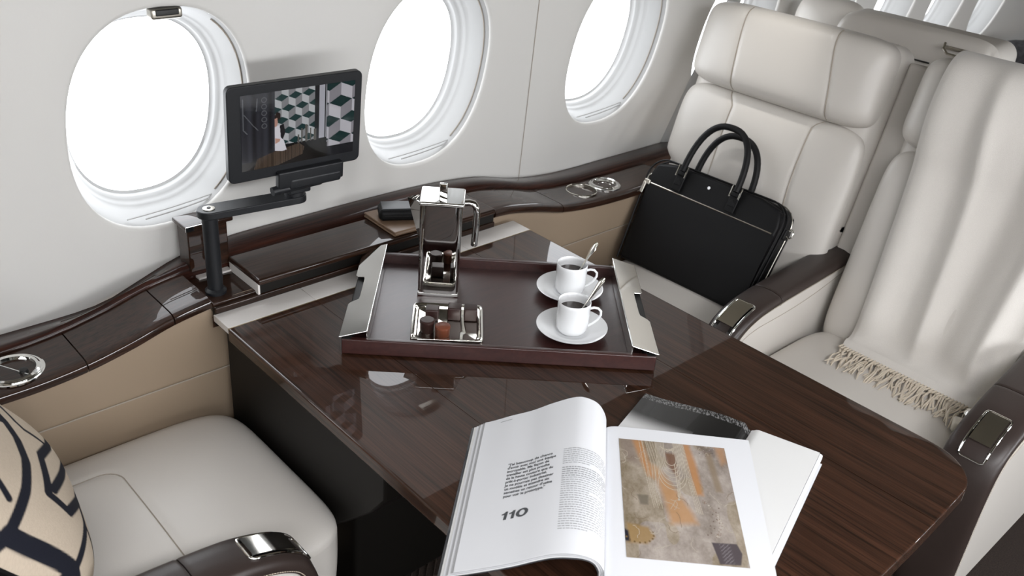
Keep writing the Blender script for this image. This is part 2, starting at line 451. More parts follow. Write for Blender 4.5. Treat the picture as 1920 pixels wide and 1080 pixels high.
# middle bay: low base with the pole, then the raised lid
obj('ledge_base', join(box((.89, 1.329, .6905), (.3085, .049, .0085)), box((.89, 1.2755, .688), (.3085, .0045, .006))), M['ledgewood'], LG, bevel=.002)
obj('bay_fascia', box((.89, 1.2785, .676), (.3085, .004, .016)), M['darkpanel'], LG, smooth=False)
lid = obj('ledge_lid', rbox((.9285, 1.321, .7185), (.2685, .054, .0060), .0045), M['ledgewood'], LG, label='raised flat rosewood lid of the ledge')
obj('lid_end', box((.662, 1.321, .7065), (.0018, .050, .0115)), M['inlay'], LG, smooth=False, label='pale end panel under the lid')
obj('lid_front', box((.93, 1.275, .7065), (.266, .0018, .0115)), M['darkpanel'], LG, smooth=False)
obj('slot_liner', box((.631, 1.392, .7005), (.030, .026, .002)), M['inlay'], LG, smooth=False, label='pale liner of the slot behind the pole')
# back trim climbing to the wall
TX = [-1.7, .376, .464, .531, .601, .693, .836, 1.008, 1.143, 1.262, 1.32, 1.375, 1.461, 1.569, 1.742, 4.9]
TZ = [.666, .667, .673, .697, .722, .735, .737, .738, .735, .725, .714, .700, .685, .677, .677, .677]
TPR = [(1.380, -.020, 0), (1.379, .0, 0), (1.380, .0, .0045), (1.386, .0, .009), (1.394, .25, .010), (1.405, .6, .006), (1.414, .9, .0035), (1.420, 1, .003), (1.4270, 1, .0035), (1.4275, 1, .0005), (1.4275, .0, -.03)]
nx = 200; V = []; F = []
for i in range(nx + 1):
    x = -1.6 + 6.4 * i / nx; za, zb_ = zl(x) if x < 1.8 else .662, spl(x, TX, TZ)
    k_ = (YW + wy(zb_)) / YW; zb_ = 1.5 - (1.5 - zb_) * k_; yo = YW + wy(zb_) - YW
    for q_, (y, w_, dz) in enumerate(TPR):
        y += yo * max(0, min(1, (q_ - 4) / 3))
        if w_ < 0: V.append((x, y, za - .03)); continue
        V.append((x, y, za + (zb_ - za) * w_ + dz * (1 if w_ < 1 else 0)))
n_ = len(TPR)
for i in range(nx):
    for q in range(n_ - 1): F.append((i * n_ + q, (i + 1) * n_ + q, (i + 1) * n_ + q + 1, i * n_ + q + 1))
obj('back_trim', (V, F), M['trimwood'], LG, angle=50)
for x in (1.49, 1.53, 1.565):     # small controls let into the trim
    obj('control_button', rbox((x, 1.416, spl(x, TX, TZ) - .0105), (.006, .005, .003), .002), M['glassblack'], LG)

def well(name, label, c, r_, kind):
    t = thing(name, label, {'cup': 'cup holder', 'ash': 'ashtray', 'air': 'ashtray'}[kind], c)
    T = lambda x, y, z: (c[0] + x, c[1] + y, c[2] + z)
    if kind == 'cup':
        obj('rim', lathe([(r_ * .93, -.001), (r_ * .93, .0025), (r_ * .97, .004), (r_, .003), (r_ * 1.01, .0006), (r_, -.001)], 48, T, close=True), M['silver'], t)
        obj('bowl', lathe([(r_ * .93, .001), (r_ * .92, -.010), (r_ * .88, -.03), (r_ * .8, -.045), (0, -.046)], 48, T), M['silver2'], t)
    else:
        obj('rim', lathe([(r_ * .74, .001), (r_ * .76, .0045), (r_ * .84, .0062), (r_ * .90, .0045), (r_ * .905, .0015), (r_ * .95, .0012), (r_ * 1.0, .0022), (r_ * 1.04, .0015), (r_ * 1.05, -.0006)], 56, T), M['chrome'], t)
        obj('bowl', lathe([(r_ * .75, .002), (r_ * .70, -.006), (r_ * .52, -.010), (r_ * .50, -.004), (r_ * .44, -.001), (r_ * .40, -.006), (r_ * .2, -.009), (0, -.0095)], 48, T), M['chrome'], t)
        if kind == 'air':
            obj('flap', box((0, 0, -.001), (r_ * .70, .0008, .004), rotz((c[0], c[1], c[2]), -62)), M['chrome'], t)
            obj('knob', lathe([(0, .006), (r_ * .13, .005), (r_ * .16, 0), (r_ * .16, -.008)], 20, lambda x, y, z: (c[0] + .012 + x, c[1] - .012 + y, c[2] + z)), M['rubber'], t)
    return t
well('cup_holder', 'empty round silver cup holder sunk in the ledge, nearer the coffee pot', (1.521, 1.329, .668), .037, 'cup')
well('round_ashtray', 'chrome ringed ashtray in the ledge beside the black briefcase', (1.604, 1.331, .664), .037, 'ash')
well('round_ashtray', 'chrome ashtray with black knob in the ledge at the left edge of the photo', (.280, 1.325, .662), .043, 'air')

# ------------------------------------------------------------------ monitor on its arm
MT = thing('monitor_arm_stand', 'black metal pole and swing arm on the ledge holding the small monitor', 'stand', (.605, 1.314, .699))
PX, PY = .605, 1.314
Tp = lambda x, y, z: (PX + x, PY + y, z)
obj('pole', lathe([(0, .699), (.0175, .699), (.0178, .704), (.0150, .7065), (.0128, .708), (.0128, .841), (0, .841)], 36, Tp), M['blackplastic'], MT)
ax_, ay_ = (.752 - PX), (1.294 - PY); Larm = math.hypot(ax_, ay_); TA = frame((PX, PY, .840), (ax_, ay_, 0), (-ay_, ax_, 0), (0, 0, 1))
pl_ = [(.0195 * math.cos(t), .0195 * math.sin(t)) for t in np.linspace(math.pi / 2, 3 * math.pi / 2, 16)] + [(Larm + .018 * math.cos(t), .018 * math.sin(t)) for t in np.linspace(-math.pi / 2, math.pi / 2, 16)]
obj('swing_arm', prism(pl_, 0, .0125, TA), M['blackplastic'], MT, bevel=.0015)
pc_ = obj('pivot_cap', lathe([(.0098, .0123), (.0098, .0137), (.0085, .0140), (0, .0138)], 28, TA), M['silver2'], MT, label='round metal pivot cap')
obj('pivot_screw', lathe([(.0035, .0138), (.003, .0152), (0, .0155)], 16, TA), M['blackplastic'], pc_)
obj('turntable', lathe([(.017, .0125), (.017, .021), (.0155, .0225), (0, .0225)], 28, lambda x, y, z: TA(Larm - .002 + x, y, z)), M['blackplastic'], MT)
obj('hinge_barrel', tube([(.700, 1.278, .873), (.7045, 1.278, .8735), (.7046, 1.278, .8735), (.790, 1.277, .8745)], .0075, 20), M['blackplastic'], MT)
obj('hinge_yoke', rbox((.752, 1.285, .867), (.020, .009, .008), .003), M['blackplastic'], MT)
# monitor
TC = Vector((.746, 1.270, .979)); b_ = R(4.7); az_ = (math.sin(R(-3.2)) * -1 * -math.sin(b_), -math.sin(b_), math.cos(b_))
ca, sa = math.cos(R(-3.2)), math.sin(R(-3.2))
exm = (ca, sa, 0); ezm = (sa * math.sin(b_), -ca * math.sin(b_), math.cos(b_))
eym = tuple(np.cross(ezm, exm))          # away from the viewer
TM = frame(TC, exm, ezm, tuple(-np.array(eym)))    # x right, y up, z towards the viewer
MO = thing('monitor', 'small flat black monitor showing a bar scene, in front of the windows', 'monitor', tuple(TC))
HW, HH = .118, .0805
def rrect(hw, hh, r, n_=6):
    P = []
    for cx, cy, a0 in ((hw - r, hh - r, 0), (-hw + r, hh - r, 90), (-hw + r, -hh + r, 180), (hw - r, -hh + r, 270)):
        for k in range(n_ + 1): P.append((cx + r * math.cos(R(a0 + 90 * k / n_)), cy + r * math.sin(R(a0 + 90 * k / n_))))
    return P
obj('housing', prism(rrect(HW, HH, .010), -.012, 0, TM), M['blackplastic'], MO, bevel=.0015)
obj('mount_bracket', join(rbox((.022, -HH - .006, .004), (.060, .015, .007), .003, T=TM), rbox((.030, -HH - .016, .002), (.048, .010, .010), .005, T=TM)), M['blackplastic'], MO)
# the picture on the screen, painted into point colours
NX, NY = 300, 190
U, Vv = np.meshgrid(np.linspace(0, 1, NX), np.linspace(0, 1, NY), indexing='ij')
def poly_mask(pts, U=U, V=Vv):
    inside = np.zeros(U.shape, bool); n_ = len(pts)
    for i in range(n_):
        (x1, y1), (x2, y2) = pts[i], pts[(i + 1) % n_]
        if y1 == y2: continue
        c = ((y1 > V) != (y2 > V)) & (U < (x2 - x1) * (V - y1) / (y2 - y1) + x1); inside ^= c
    return inside
def seg_dist(pts, U=U, V=Vv, asp=1.0):
    d = np.full(U.shape, 9.)
    for (x1, y1), (x2, y2) in zip(pts, pts[1:]):
        vx, vy = x2 - x1, (y2 - y1) * asp; L2 = vx * vx + vy * vy + 1e-12
        t = np.clip(((U - x1) * vx + (V - y1) * asp * vy) / L2, 0, 1)
        d = np.minimum(d, np.hypot(U - x1 - t * vx, (V - y1) * asp - t * vy))
    return d
SCR_GAIN = .6
img = np.zeros((NX, NY, 3)); img[:] = (.012, .013, .016)
def cubes(x0, x1, y0, y1, w, h, skew, ox=0, oy=0, shades=((.42, .43, .44), (.20, .20, .21), (.01, .035, .035))):
    """tumbling-block wallpaper: light, grey and black rhombs"""
    reg = (U >= x0) & (U < x1) & (Vv >= y0) & (Vv < y1)
    for r_ in range(-3, 14):
        for c in range(-3, 14):
            cx = x0 + ox + (c + (r_ % 2) * .5) * w; cy = y0 + oy + r_ * h * .75 - (cx - x0) * skew
            q = lambda pts: [(cx + a * w / 2, cy + b2 * h / 2 - a * w / 2 * skew) for a, b2 in pts]
            img[poly_mask(q([(0, 0), (-1, -.5), (0, -1), (1, -.5)])) & reg] = shades[2]
            img[poly_mask(q([(0, 0), (-1, -.5), (-1, .5), (0, 1)])) & reg] = shades[0]
            img[poly_mask(q([(0, 0), (1, -.5), (1, .5), (0, 1)])) & reg] = shades[1]
cubes(.285, .635, 0, .74, .118, .20, .10)
cubes(.745, 1.0, 0, .86, .21, .33, .10, ox=.02, oy=.1, shades=((.44, .43, .46), (.22, .21, .23), (.006, .025, .025)))
img[(U > .635) & (U < .745)] = (.012, .013, .015)
img[(U > .675) & (U < .725) & (Vv < .74)] = (.36, .36, .40)
img[(U > .735) & (U < .741) & (Vv < .74)] = (.30, .30, .33)
cur = U < .285
fold = .5 + .5 * np.sin(U * 70) * np.cos(U * 23 + 1)
img[cur] = (np.array((.016, .017, .022))[None] * (0.4 + 1.5 * fold[cur][:, None]))
for pts in ([(.02, .05), (.02, .45), (.05, .5), (.03, .46)], [(.03, .25), (.10, .4), (.14, .47)], [(.14, .06), (.13, .22)]):
    img[(seg_dist(pts, asp=.68) < .004)] = (.085, .09, .10)
for k in range(5):
    dd = np.abs(np.hypot(U - .195, (Vv - .09 - .085 * k) * .68) - .020)
    img[(dd < .0035) & cur] = (.085, .088, .095)
img[(U > .285) & (Vv > .72) & (U < .74)] = (.006, .006, .006)
img[(Vv > .90 - .14 * U) & (U < .75)] = (.008, .007, .006)
rng = np.random.RandomState(3)
fur = poly_mask([(.10, 1.0), (.13, .86), (.30, .79), (.50, .74), (.54, .80), (.53, .90), (.3, 1.0)])
img[fur] = (np.array((.060, .042, .030))[None] * (0.6 + .8 * rng.rand(NX)[:, None, None].repeat(NY, 1)[fur]))
for px_, h_, w_ in ((.52, .18, .006), (.56, .22, .009), (.60, .16, .005), (.64, .14, .012), (.49, .10, .006)):
    img[(np.abs(U - px_) < w_) & (Vv > .72 - h_) & (Vv < .74)] = (.09, .085, .075)
img[poly_mask([(.285, .32), (.30, .27), (.33, .29), (.335, .36), (.31, .38), (.29, .40)])] = (.02, .012, .010)
img[poly_mask([(.283, .36), (.305, .35), (.31, .42), (.30, .47), (.283, .47)])] = (.42, .24, .19)
img[poly_mask([(.32, .46), (.36, .44), (.375, .56), (.35, .66), (.33, .62)])] = (.01, .01, .012)
img[poly_mask([(.283, .47), (.30, .46), (.325, .45), (.335, .62), (.36, .66), (.385, .80), (.35, .81), (.283, .79)])] = (.62, .60, .64)
img[poly_mask([(.285, .62), (.33, .64), (.325, .67), (.285, .70)])] = (.45, .26, .2)
SX, SY = .1005, .0635
V, F = grid(lambda u, v: TM(-SX + .004 + 2 * SX * u, SY + .002 - 2 * SY * v, .0006), NX, NY)
M['screen'] = vcol('screen_picture', rough=.12, coat=.5, emit=.20)
obj('screen', (V, F), M['screen'], MO, smooth=False, colors=img.reshape(-1, 3) * SCR_GAIN, label='lit screen with geometric cube wallpaper and a person')
# wooden housing behind the pole
BX = thing('sliding_bracket_housing', 'upright rosewood block with a shiny capped top behind the monitor pole', 'bracket', (.627, 1.392, .71))
obj('block', box((.627, 1.394, .755), (.036, .020, .043)), M['ledgewood'], BX, bevel=.002)
obj('cap', rbox((.627, 1.389, .800), (.043, .026, .0042), .0025), M['ledgewood'], BX)
obj('cap_edge', box((.609, 1.3622, .800), (.025, .0010, .0042)), M['chrome'], BX, smooth=False)

# ------------------------------------------------------------------ table
TBL = thing('dining_table', 'glossy rosewood folding table with a pale inlaid strip at the wall end', 'table', (.9, .8, 0))
TZP = .680
def tab_outline(x0, x1, y0, y1, r0=0, r1=0):
    P = []
    if r0: P += [(x0 + r0 - r0 * math.cos(R(a)), y0 + r0 - r0 * math.sin(R(a))) for a in np.linspace(0, 90, 10)]
    else: P.append((x0, y0))
    if r1: P += [(x1 - r1 + r1 * math.sin(R(a)), y0 + r1 - r1 * math.cos(R(a))) for a in np.linspace(0, 90, 10)]
    else: P.append((x1, y0))
    return P + [(x1, y1), (x0, y1)]
g = .00045
for i, (x0, x1, r0, r1) in enumerate(((.578, .743 - g, .07, 0), (.743 + g, 1.090 - g, 0, 0), (1.090 + g, 1.257, 0, .075))):
    def curve_end(P):
        return [(x, y + (.010 * ((x - .918) / .34) ** 2 if y < .5 else 0)) for x, y in P]
    P = tab_outline(x0, x1, .262, 1.2225, r0, r1)
    if not r0 and not r1: P = [(x0 + (x1 - x0) * k / 6, .262) for k in range(7)] + [(x1, 1.2225), (x0, 1.2225)]
    lf_ = obj('table_leaf', prism(curve_end(P), TZP - .024, TZP), M['wood'], TBL, bevel=.0035, seg=3)
    lf_.modifiers[0].limit_method = 'WEIGHT'; me_ = lf_.data; wt = me_.attributes.new('bevel_weight_edge', 'FLOAT', 'EDGE')
    for e_ in me_.edges:
        pa, pb = [me_.vertices[q].co + BASE[lf_] for q in e_.vertices]
        on = lambda q: q.x < .5785 or q.x > 1.2565 or q.y < .45
        seamy = abs(pa.x - pb.x) < 1e-5 and (abs(pa.x - .743) < .002 or abs(pa.x - 1.09) < .002)
        wt.data[e_.index].value = 0.0 if abs(pa.z - pb.z) > .01 else (0.0 if seamy or not (on(pa) and on(pb)) else 1.0)
    obj('inlay_strip', prism([(x0 + .0015 * (i == 0), 1.2245), (x1 - .0015 * (i == 2), 1.2245), (x1 - .0015 * (i == 2), 1.2765), (x0 + .0015 * (i == 0), 1.2765)], TZP - .012, TZP + .0006), M['inlay'], TBL, bevel=.0008)
    obj('inlay_edge', box(((x0 + x1) / 2, 1.2233, TZP - .001), ((x1 - x0) / 2, .0007, .0014)), M['gold'], TBL, smooth=False)
obj('end_rail', box((.9175, 1.2775, TZP - .014), (.3395, .0006, .010)), M['wood'], TBL, smooth=False)
obj('under_frame', box((.918, .80, TZP - .030), (.315, .46, .006)), M['darkpanel'], TBL, smooth=False)
prof = [(1.270, .650), (.815, .650), (.815, .592), (.85, .545), (.925, .471), (1.03, .38), (1.15, .25), (1.270, .10)]
TYZ = frame((0, 0, 0), (0, 1, 0), (0, 0, 1), (1, 0, 0))
obj('pedestal', prism(prof, .596, 1.238, TYZ), M['darkpanel'], TBL, bevel=.004)
obj('pedestal_post', rbox((.917, 1.20, .30), (.16, .07, .30), .01), M['darkpanel'], TBL)

# ------------------------------------------------------------------ serving tray
TRA = -41.7; tc_ = (.9910 - 0, 1.0170, .6805)
# centre from the measured inner corners
TT = rotz((.9728, 1.0043, .6805), TRA)
TLx, TLy = .2495, .1505
TRY = thing('serving_tray', 'dark mahogany serving tray with polished metal handles on the glossy table', 'tray', (.9728, 1.0043, .6805))
obj('tray_floor', box((0, 0, .006), (TLx - .004, TLy - .003, .004), TT), M['traywood'], TRY, smooth=False)
for s in (-1, 1):
    obj('side_rail', rbox((0, s * TLy, .0150), (TLx, .0050, .0135), .0022, T=TT), M['traywood'], TRY)
    obj('end_rail', rbox((s * (TLx - .0075), 0, .0150), (.0080, TLy + .004, .0140), .002, T=TT), M['rubber'], TRY)
    # bent metal handle plate with a hand cut-out on its outer edge, rising from inner edge outwards
    xi, xo = s * (TLx - .040), s * (TLx + .004)
    outer = [(xo, -TLy - .003), (xo, -.052), (xo - s * .004, -.046), (xo - s * .016, -.040), (xo - s * .017, -.030), (xo - s * .017, .030), (xo - s * .016, .038), (xo - s * .004, .044), (xo, .050), (xo, TLy + .003)]
    poly = [(xi, -TLy - .003)] + outer + [(xi, TLy + .003)]
    if s < 0: poly = poly[::-1]
    def zt(x, y): return .0300 + .012 * abs((x - xi) / .044) ** 1 * 0 + .0135 * (1 - abs(x - xi) / .044)
    V0, F0 = prism(poly, 0, .0018)
    V0 = [TT(x, y, z + zt(x, y)) for x, y, z in V0]
    obj('handle_plate', (V0, F0), M['chrome'], TRY, smooth=False, bevel=.0006, label='polished metal handle plate')
    obj('handle_web', rbox((xi + s * .0012, 0, .026), (.0012, TLy - .004, .0150), .0008, T=TT), M['chrome'], TRY)
TF = .6905    # tray floor top height

# coffee pot
PO = (.9345, 1.1250)
PT = rotz((PO[0], PO[1], TF), TRA)
POT = thing('coffee_pot', 'tall square polished metal coffee pot with side handle on the tray', 'coffee pot', (PO[0], PO[1], TF))
def body(u, v, off=0):
    hw = (.0355 + .0006 * v) - off
    t = 2 * math.pi * u + math.pi / 4; c, s = math.cos(t), math.sin(t)
    k = 1 / (abs(c) ** 9 + abs(s) ** 9) ** (1 / 9)
    x, y = c * k * hw, s * k * hw
    sp_ = max(0, (v - .45) / .55) ** 1.3          # spout grows on the left side
    return PT(x, y, v * .172 + .0005)
V, F = grid(body, 96, 24, True); F.append(tuple((i * 24) for i in range(96)))
obj('body', (V, F), M['steel'], POT, angle=50)
SPT = [(-.0325, .0200, .171), (-.0325, -.0240, .171), (-.0585, -.006, .1735), (-.0338, 0, .078), (-.0325, .0115, .163), (-.0325, -.0115, .163), (-.0500, 0, .169)]
obj('spout', ([PT(*q) for q in SPT], [(0, 3, 2), (1, 2, 3), (0, 2, 6, 4), (1, 5, 6, 2), (4, 6, 5)]), M['steel'], POT, smooth=False, label='pointed V-shaped spout')
obj('foot', rbox((0, 0, .004), (.0356, .0356, .0038), .002, T=PT), M['chrome'], POT)
obj('lid', rbox((.001, 0, .1745), (.0380, .0355, .0042), .0035, n=4, T=PT), M['chrome'], POT)
obj('lid_knob', rbox((.002, -.006, .190), (.0068, .0030, .0130), .0015, T=PT), M['chrome'], POT)
hp = [(.032, 0, .166), (.046, 0, .168), (.054, 0, .166), (.0585, 0, .160), (.0600, 0, .150), (.0598, 0, .12), (.0585, 0, .088)]
obj('handle', tube([PT(*q) for q in hp], .0074, 14, flat=.8), M['steel'], POT)

# chocolate dish
CD = (.8645, 1.0135); CT = rotz((CD[0], CD[1], TF), TRA + 1.5)
DISH = thing('chocolate_dish', 'small mirror polished metal dish holding five chocolates in front of the pot', 'dish', (CD[0], CD[1], TF))
DX, DY = .0595, .0600
def dish(u, v):
    t = 2 * math.pi * u + math.pi / 4; c, s = math.cos(t), math.sin(t); k = 1 / (abs(c) ** 14 + abs(s) ** 14) ** (1 / 14)
    P = [(1.0, .0012), (1.0, .0065), (.985, .0080), (.93, .0078), (.90, .0060), (.89, .0066), (.85, .0060), (.82, .0030), (.80, .0026), (0, .0026)]
    i = int(round(v * (len(P) - 1))); m_, z = P[i]
    return CT(c * k * DX * m_, s * k * DY * m_, z)
V, F = grid(dish, 96, 10, True)
obj('plate', (V, F), M['silver'], DISH, angle=40)
obj('base', box((0, 0, .0012), (DX * .97, DY * .97, .0011), CT), M['silver2'], DISH, smooth=False)
CZ = TF + .0028
def choc(name, label, x, y, kind, mat, s=.0112, h=.0200):
    q = CT(x, y, .0028)
    if kind == 'square':
        mb = rbox((0, 0, h / 2), (s, s, h / 2), .0022, T=rotz(q, TRA + random.uniform(-4, 4)))
    else:
        mb = lathe([(0, 0), (s * .95, 0), (s, .0015), (s * 1.02, h * .7), (s * 1.08, h * .76), (s * 1.06, h * .93), (s * .9, h), (0, h * 1.01)], 28, rotz(q, 0))
    tag(obj(name, mb, mat), label, 'chocolate', 'chocolates on the metal dish')
choc('chocolate', 'square dark chocolate at the back left of the dish, behind the round one', -.026, .018, 'square', M['choc'])
choc('chocolate', 'round dark chocolate at the front left corner of the dish', -.033, -.024, 'round', M['choc'], s=.0118, h=.022)
choc('chocolate', 'round reddish-brown milk chocolate at the front of the dish', -.0075, -.035, 'round', M['choc2'], s=.0118, h=.019)
choc('chocolate', 'square dark chocolate with brown dusting in the middle of the dish', .011, .022, 'square', M['choc'], h=.023)
choc('chocolate', 'square dark chocolate nearest the right rim of the dish', .038, .021, 'square', M['choc'], h=.023)

# cups and saucers
def saucer(c, label):
    T = lambda x, y, z: (c[0] + x, c[1] + y, TF + z)
    P = [(0, .0022), (.020, .0022), (.0285, .003), (.030, .0042), (.034, .0045), (.048, .0095), (.0585, .0140), (.0600, .0142), (.0596, .0128), (.046, .0070), (.032, .0012), (.030, .0002), (0, .0002)]
    o = obj('saucer', lathe(P, 64, T), M['porc']); tag(o, label, 'saucer', 'saucers on the tray')
def cup(c, label, hd):
    t = thing('espresso_cup', label, 'cup', (c[0], c[1], TF + .0026), 'espresso cups on the tray')
    T = lambda x, y, z: (c[0] + x, c[1] + y, TF + .0026 + z)
    P = [(0, .003), (.019, .003), (.0225, .006), (.0245, .012), (.0250, .02), (.0256, .054), (.0262, .0575), (.0270, .058), (.0276, .0573), (.0277, .052), (.0272, .02), (.0265, .010), (.0245, .0045), (.022, .0012), (.0205, .0004), (0, .0004)]
    obj('cup_body', lathe(P, 56, T), M['porc'], t, angle=60)
    ch, sh = math.cos(R(hd)), math.sin(R(hd))
    hp = [(.0265, .046), (.033, .0485), (.040, .0480), (.0450, .0430), (.0455, .036), (.0410, .027), (.0340, .019), (.0262, .013)]
    obj('cup_handle', tube([T(ch * r_, sh * r_, z) for r_, z in hp], .0022, 10), M['porc'], t)
    obj('coffee', lathe([(.0252, .042), (0, .042)], 40, T), M['coffee'], t)
def spoon(a, b, label):
    a, b = Vector(a), Vector(b); d = (b - a); L = d.length; dn = d.normalized()
    t = thing('coffee_spoon', label, 'spoon', tuple(a), 'spoons standing in the cups')
    side = dn.cross(Vector((-.62, -.62, .48))).normalized()
    pts = [a + d * k for k in np.linspace(0, 1, 12)]
    rad = [.0016, .0015, .0014, .0014, .0016, .0020, .0026, .0034, .0042, .0047, .0044, .0022]
    obj('spoon_handle', tube(pts, .002, 10, radii=rad, flat=.36, up=tuple(side.cross(dn))), M['silver'], t)
    bowl = a - dn * .012
    TS = frame(bowl, tuple(side), tuple(dn), tuple(side.cross(dn)))
    obj('spoon_bowl', grid(lambda u, v: TS(.0082 * v * math.cos(2 * math.pi * u), .0125 * v * math.sin(2 * math.pi * u), .0035 * v * v), 24, 8, True), M['silver'], t)
C1 = (1.0215, .8775); C2 = (1.1155, .9745)
saucer(C1, 'white porcelain saucer under the front espresso cup'); saucer(C2, 'white porcelain saucer under the rear espresso cup')
cup(C1, 'white espresso cup of coffee nearest the camera, on the front saucer', -48); cup(C2, 'white espresso cup of coffee behind the other one, on the rear saucer', -46)
spoon((1.0260, .8690, .7290), (1.0580, .8520, .7935), 'silver spoon leaning in the front espresso cup')
spoon((1.1200, .9660, .7290), (1.1460, .9500, .7930), 'silver spoon leaning in the rear espresso cup')

# ------------------------------------------------------------------ wallet and case on the ledge lid
LZ = .7247
WT = rotz((1.005, 1.327, LZ), -2)
WL = thing('tan_wallet', 'folded tan leather wallet lying on the ledge lid behind the coffee pot', 'wallet', (1.005, 1.327, LZ))
obj('back_flap', rbox((0, 0, .0022), (.056, .052, .0020), .0015, T=WT), M['tan'], WL)
obj('paper_layer', rbox((.002, .001, .0050), (.052, .049, .0010), .0005, T=WT), M['inlay'], WL)
obj('front_flap', rbox((0, 0, .0080), (.056, .052, .0020), .0015, T=WT), M['tan'], WL)
obj('fold', tube([WT(x, -.0515, .0052) for x in np.linspace(-.055, .055, 8)], .0048, 12), M['tan'], WL)
KT = rotz((1.000, 1.325, LZ + .0102), -30)
KC = thing('black_phone_case', 'black rounded leather case lying on top of the tan wallet', 'case', (1.0, 1.325, LZ + .0102))
obj('case_body', rbox((0, 0, .0115), (.045, .024, .0115), .009, n=4, T=KT), M['black'], KC)
obj('case_lid', rbox((0, .001, .0225), (.040, .0195, .0022), .002, n=3, T=KT), M['blackplastic'], KC)
obj('zip', tube([KT(*q) for q in [(-.0452, -.0, .012), (-.043, -.018, .012), (-.033, -.0242, .012), (.033, -.0242, .012), (.0445, -.014, .012)]], .0008, 6), M['rubber'], KC)

# ------------------------------------------------------------------ printed matter on the table
ZTOP = [(0, .688), (.026, .697), (.055, .711), (.084, .724), (.113, .741), (.145, .755), (.164, .752), (.176, .744), (.185, .729), (.1885, .716), (.189, .708)]
ZBOT = [(0, .688), (.049, .705), (.085, .719), (.108, .73), (.128, .738), (.149, .741), (.168, .738), (.18, .731), (.187, .720), (.1885, .713), (.189, .706)]
pTL, pBL, pS, pSB = np.array([.725, .785]), np.array([.5095, .594]), np.array([.855, .648]), np.array([.643, .457])
def lpage(s, t, off=0.0):
    a_ = pTL + (pBL - pTL) * t; b_ = pS + (pSB - pS) * t; q = a_ + (b_ - a_) * (s / .189)
    z = spl(s, [p[0] for p in ZTOP], [p[1] for p in ZTOP]) * (1 - t) + spl(s, [p[0] for p in ZBOT], [p[1] for p in ZBOT]) * t
    return (q[0], q[1], z + off)
MG = thing('open_magazine', 'open fashion magazine with text page numbered 110 and a beige jewellery photo', 'magazine', (.75, .56, .682))
SV = list(np.linspace(0, .80, 24)) + list(np.linspace(.82, 1, 26))
def sheet(name, s0, off, th, mat, inset=0.0, e=0.0):
    def fn(u, v):
        sv = SV[int(round(v * 49))]; s = s0 + (.189 - s0) * sv
        x, y, z = lpage(s, -e + u * (1 + 2 * e), 0)
        # thickness offset is taken along the arch so that the stack stays parallel
        k = max(0.0, min(1.0, (s - .150) / .039))
        return (x - .685 * inset * k, y + .73 * inset * k, z + off * (1 - .85 * k) - 0)
    return obj(name, slab(fn, 14, 50, th), mat, MG, angle=50)
sheet('page', .0185, 0.0, .0004, M['paper'])
for k, (m_, s0) in enumerate((('paperedge', .0155), ('paper', .0125), ('paperedge', .0100), ('paper', .0070), ('paper2', .0035))):
    sheet('page', s0, -.0011 * (k + 1), .0006, M[m_], inset=.0011 * (k + 1))
sheet('cover', 0.0, -.0066, .0007, M['cover'], inset=.0070, e=.004)
# right-hand block
ex_r = np.array([.135, -.144]) / .1974; ez_d = np.array([-.742, -.670]); RT = frame((.855, .648, 0), (ex_r[0], ex_r[1], 0), (ez_d[0], ez_d[1], 0), (0, 0, 1))
def rp(x, y, z):
    dip = -.005 * math.exp(-x / .006)
    return RT(x, y, z + dip)
RX = [0, .002, .004, .007, .011, .016, .03, .06, .10, .15, .199]
for k, (zz, ext, m_) in enumerate(((.7120, 0, 'paper'), (.7095, .0012, 'paper2'), (.7070, .0022, 'paper'))):
    Lh = .288
    def fn(u, v, zz=zz, ext=ext): return rp(RX[int(round(v * 10))] * (1 + ext * 5), u * Lh + ext * 0, zz)
    obj('page_block', slab(fn, 4, 11, .0023), M[m_], MG, angle=50)
obj('back_cover', slab(lambda u, v: rp(RX[int(round(v * 10))] * 1.012, u * .289, .7045), 4, 11, .0012), M['cover'], MG, angle=50)
# the printed photo
NU, NV = 300, 400
U2, V2 = np.meshgrid(np.linspace(0, 1, NU), np.linspace(0, 1, NV), indexing='ij')
def noise2(f, seed, fy=None):
    r_ = np.random.RandomState(seed); fy = fy or f; g_ = r_.rand(int(f) + 2, int(fy) + 2)
    x = U2 * f; y = V2 * fy; xi = x.astype(int); yi = y.astype(int); a_ = x - xi; b2 = y - yi; a_ = a_ * a_ * (3 - 2 * a_); b2 = b2 * b2 * (3 - 2 * b2)
    return (g_[xi, yi] * (1 - a_) + g_[xi + 1, yi] * a_) * (1 - b2) + (g_[xi, yi + 1] * (1 - a_) + g_[xi + 1, yi + 1] * a_) * b2
im = np.zeros((NU, NV, 3)); nz = noise2(7, 1) * .40 + noise2(17, 2) * .26 + noise2(45, 3) * .18 + noise2(110, 4) * .16
im[:] = np.array((.30, .25, .19)) + (nz[..., None] - .5) * np.array((.36, .33, .31))
im += (noise2(5, 9)[..., None] > .6) * np.array((.03, .035, .06))
def blend(mask, col, soft=1.0):
    global im
    m3 = np.clip(mask, 0, 1)[..., None] * soft; im = im * (1 - m3) + np.array(col) * m3
def softpoly(pts, w=.03):
    inside = poly_mask(pts, U2, V2); d = seg_dist(pts + [pts[0]], U2, V2, 1.2)
    return np.clip(.5 + np.where(inside, d, -d) / w, 0, 1)
OR = (.44, .21, .080)
blend(softpoly([(.12, .0), (.22, .0), (.30, .35), (.24, .33), (.16, .12)], .04), OR, .85)
blend(softpoly([(.27, .22), (.34, .24), (.50, .46), (.60, .62), (.63, .70), (.40, .72), (.36, .5)], .06), (.45, .24, .10), .8)
blend(softpoly([(.60, .0), (.66, .0), (.70, .18), (.72, .46), (.66, .46), (.62, .2)], .04), OR, .85)
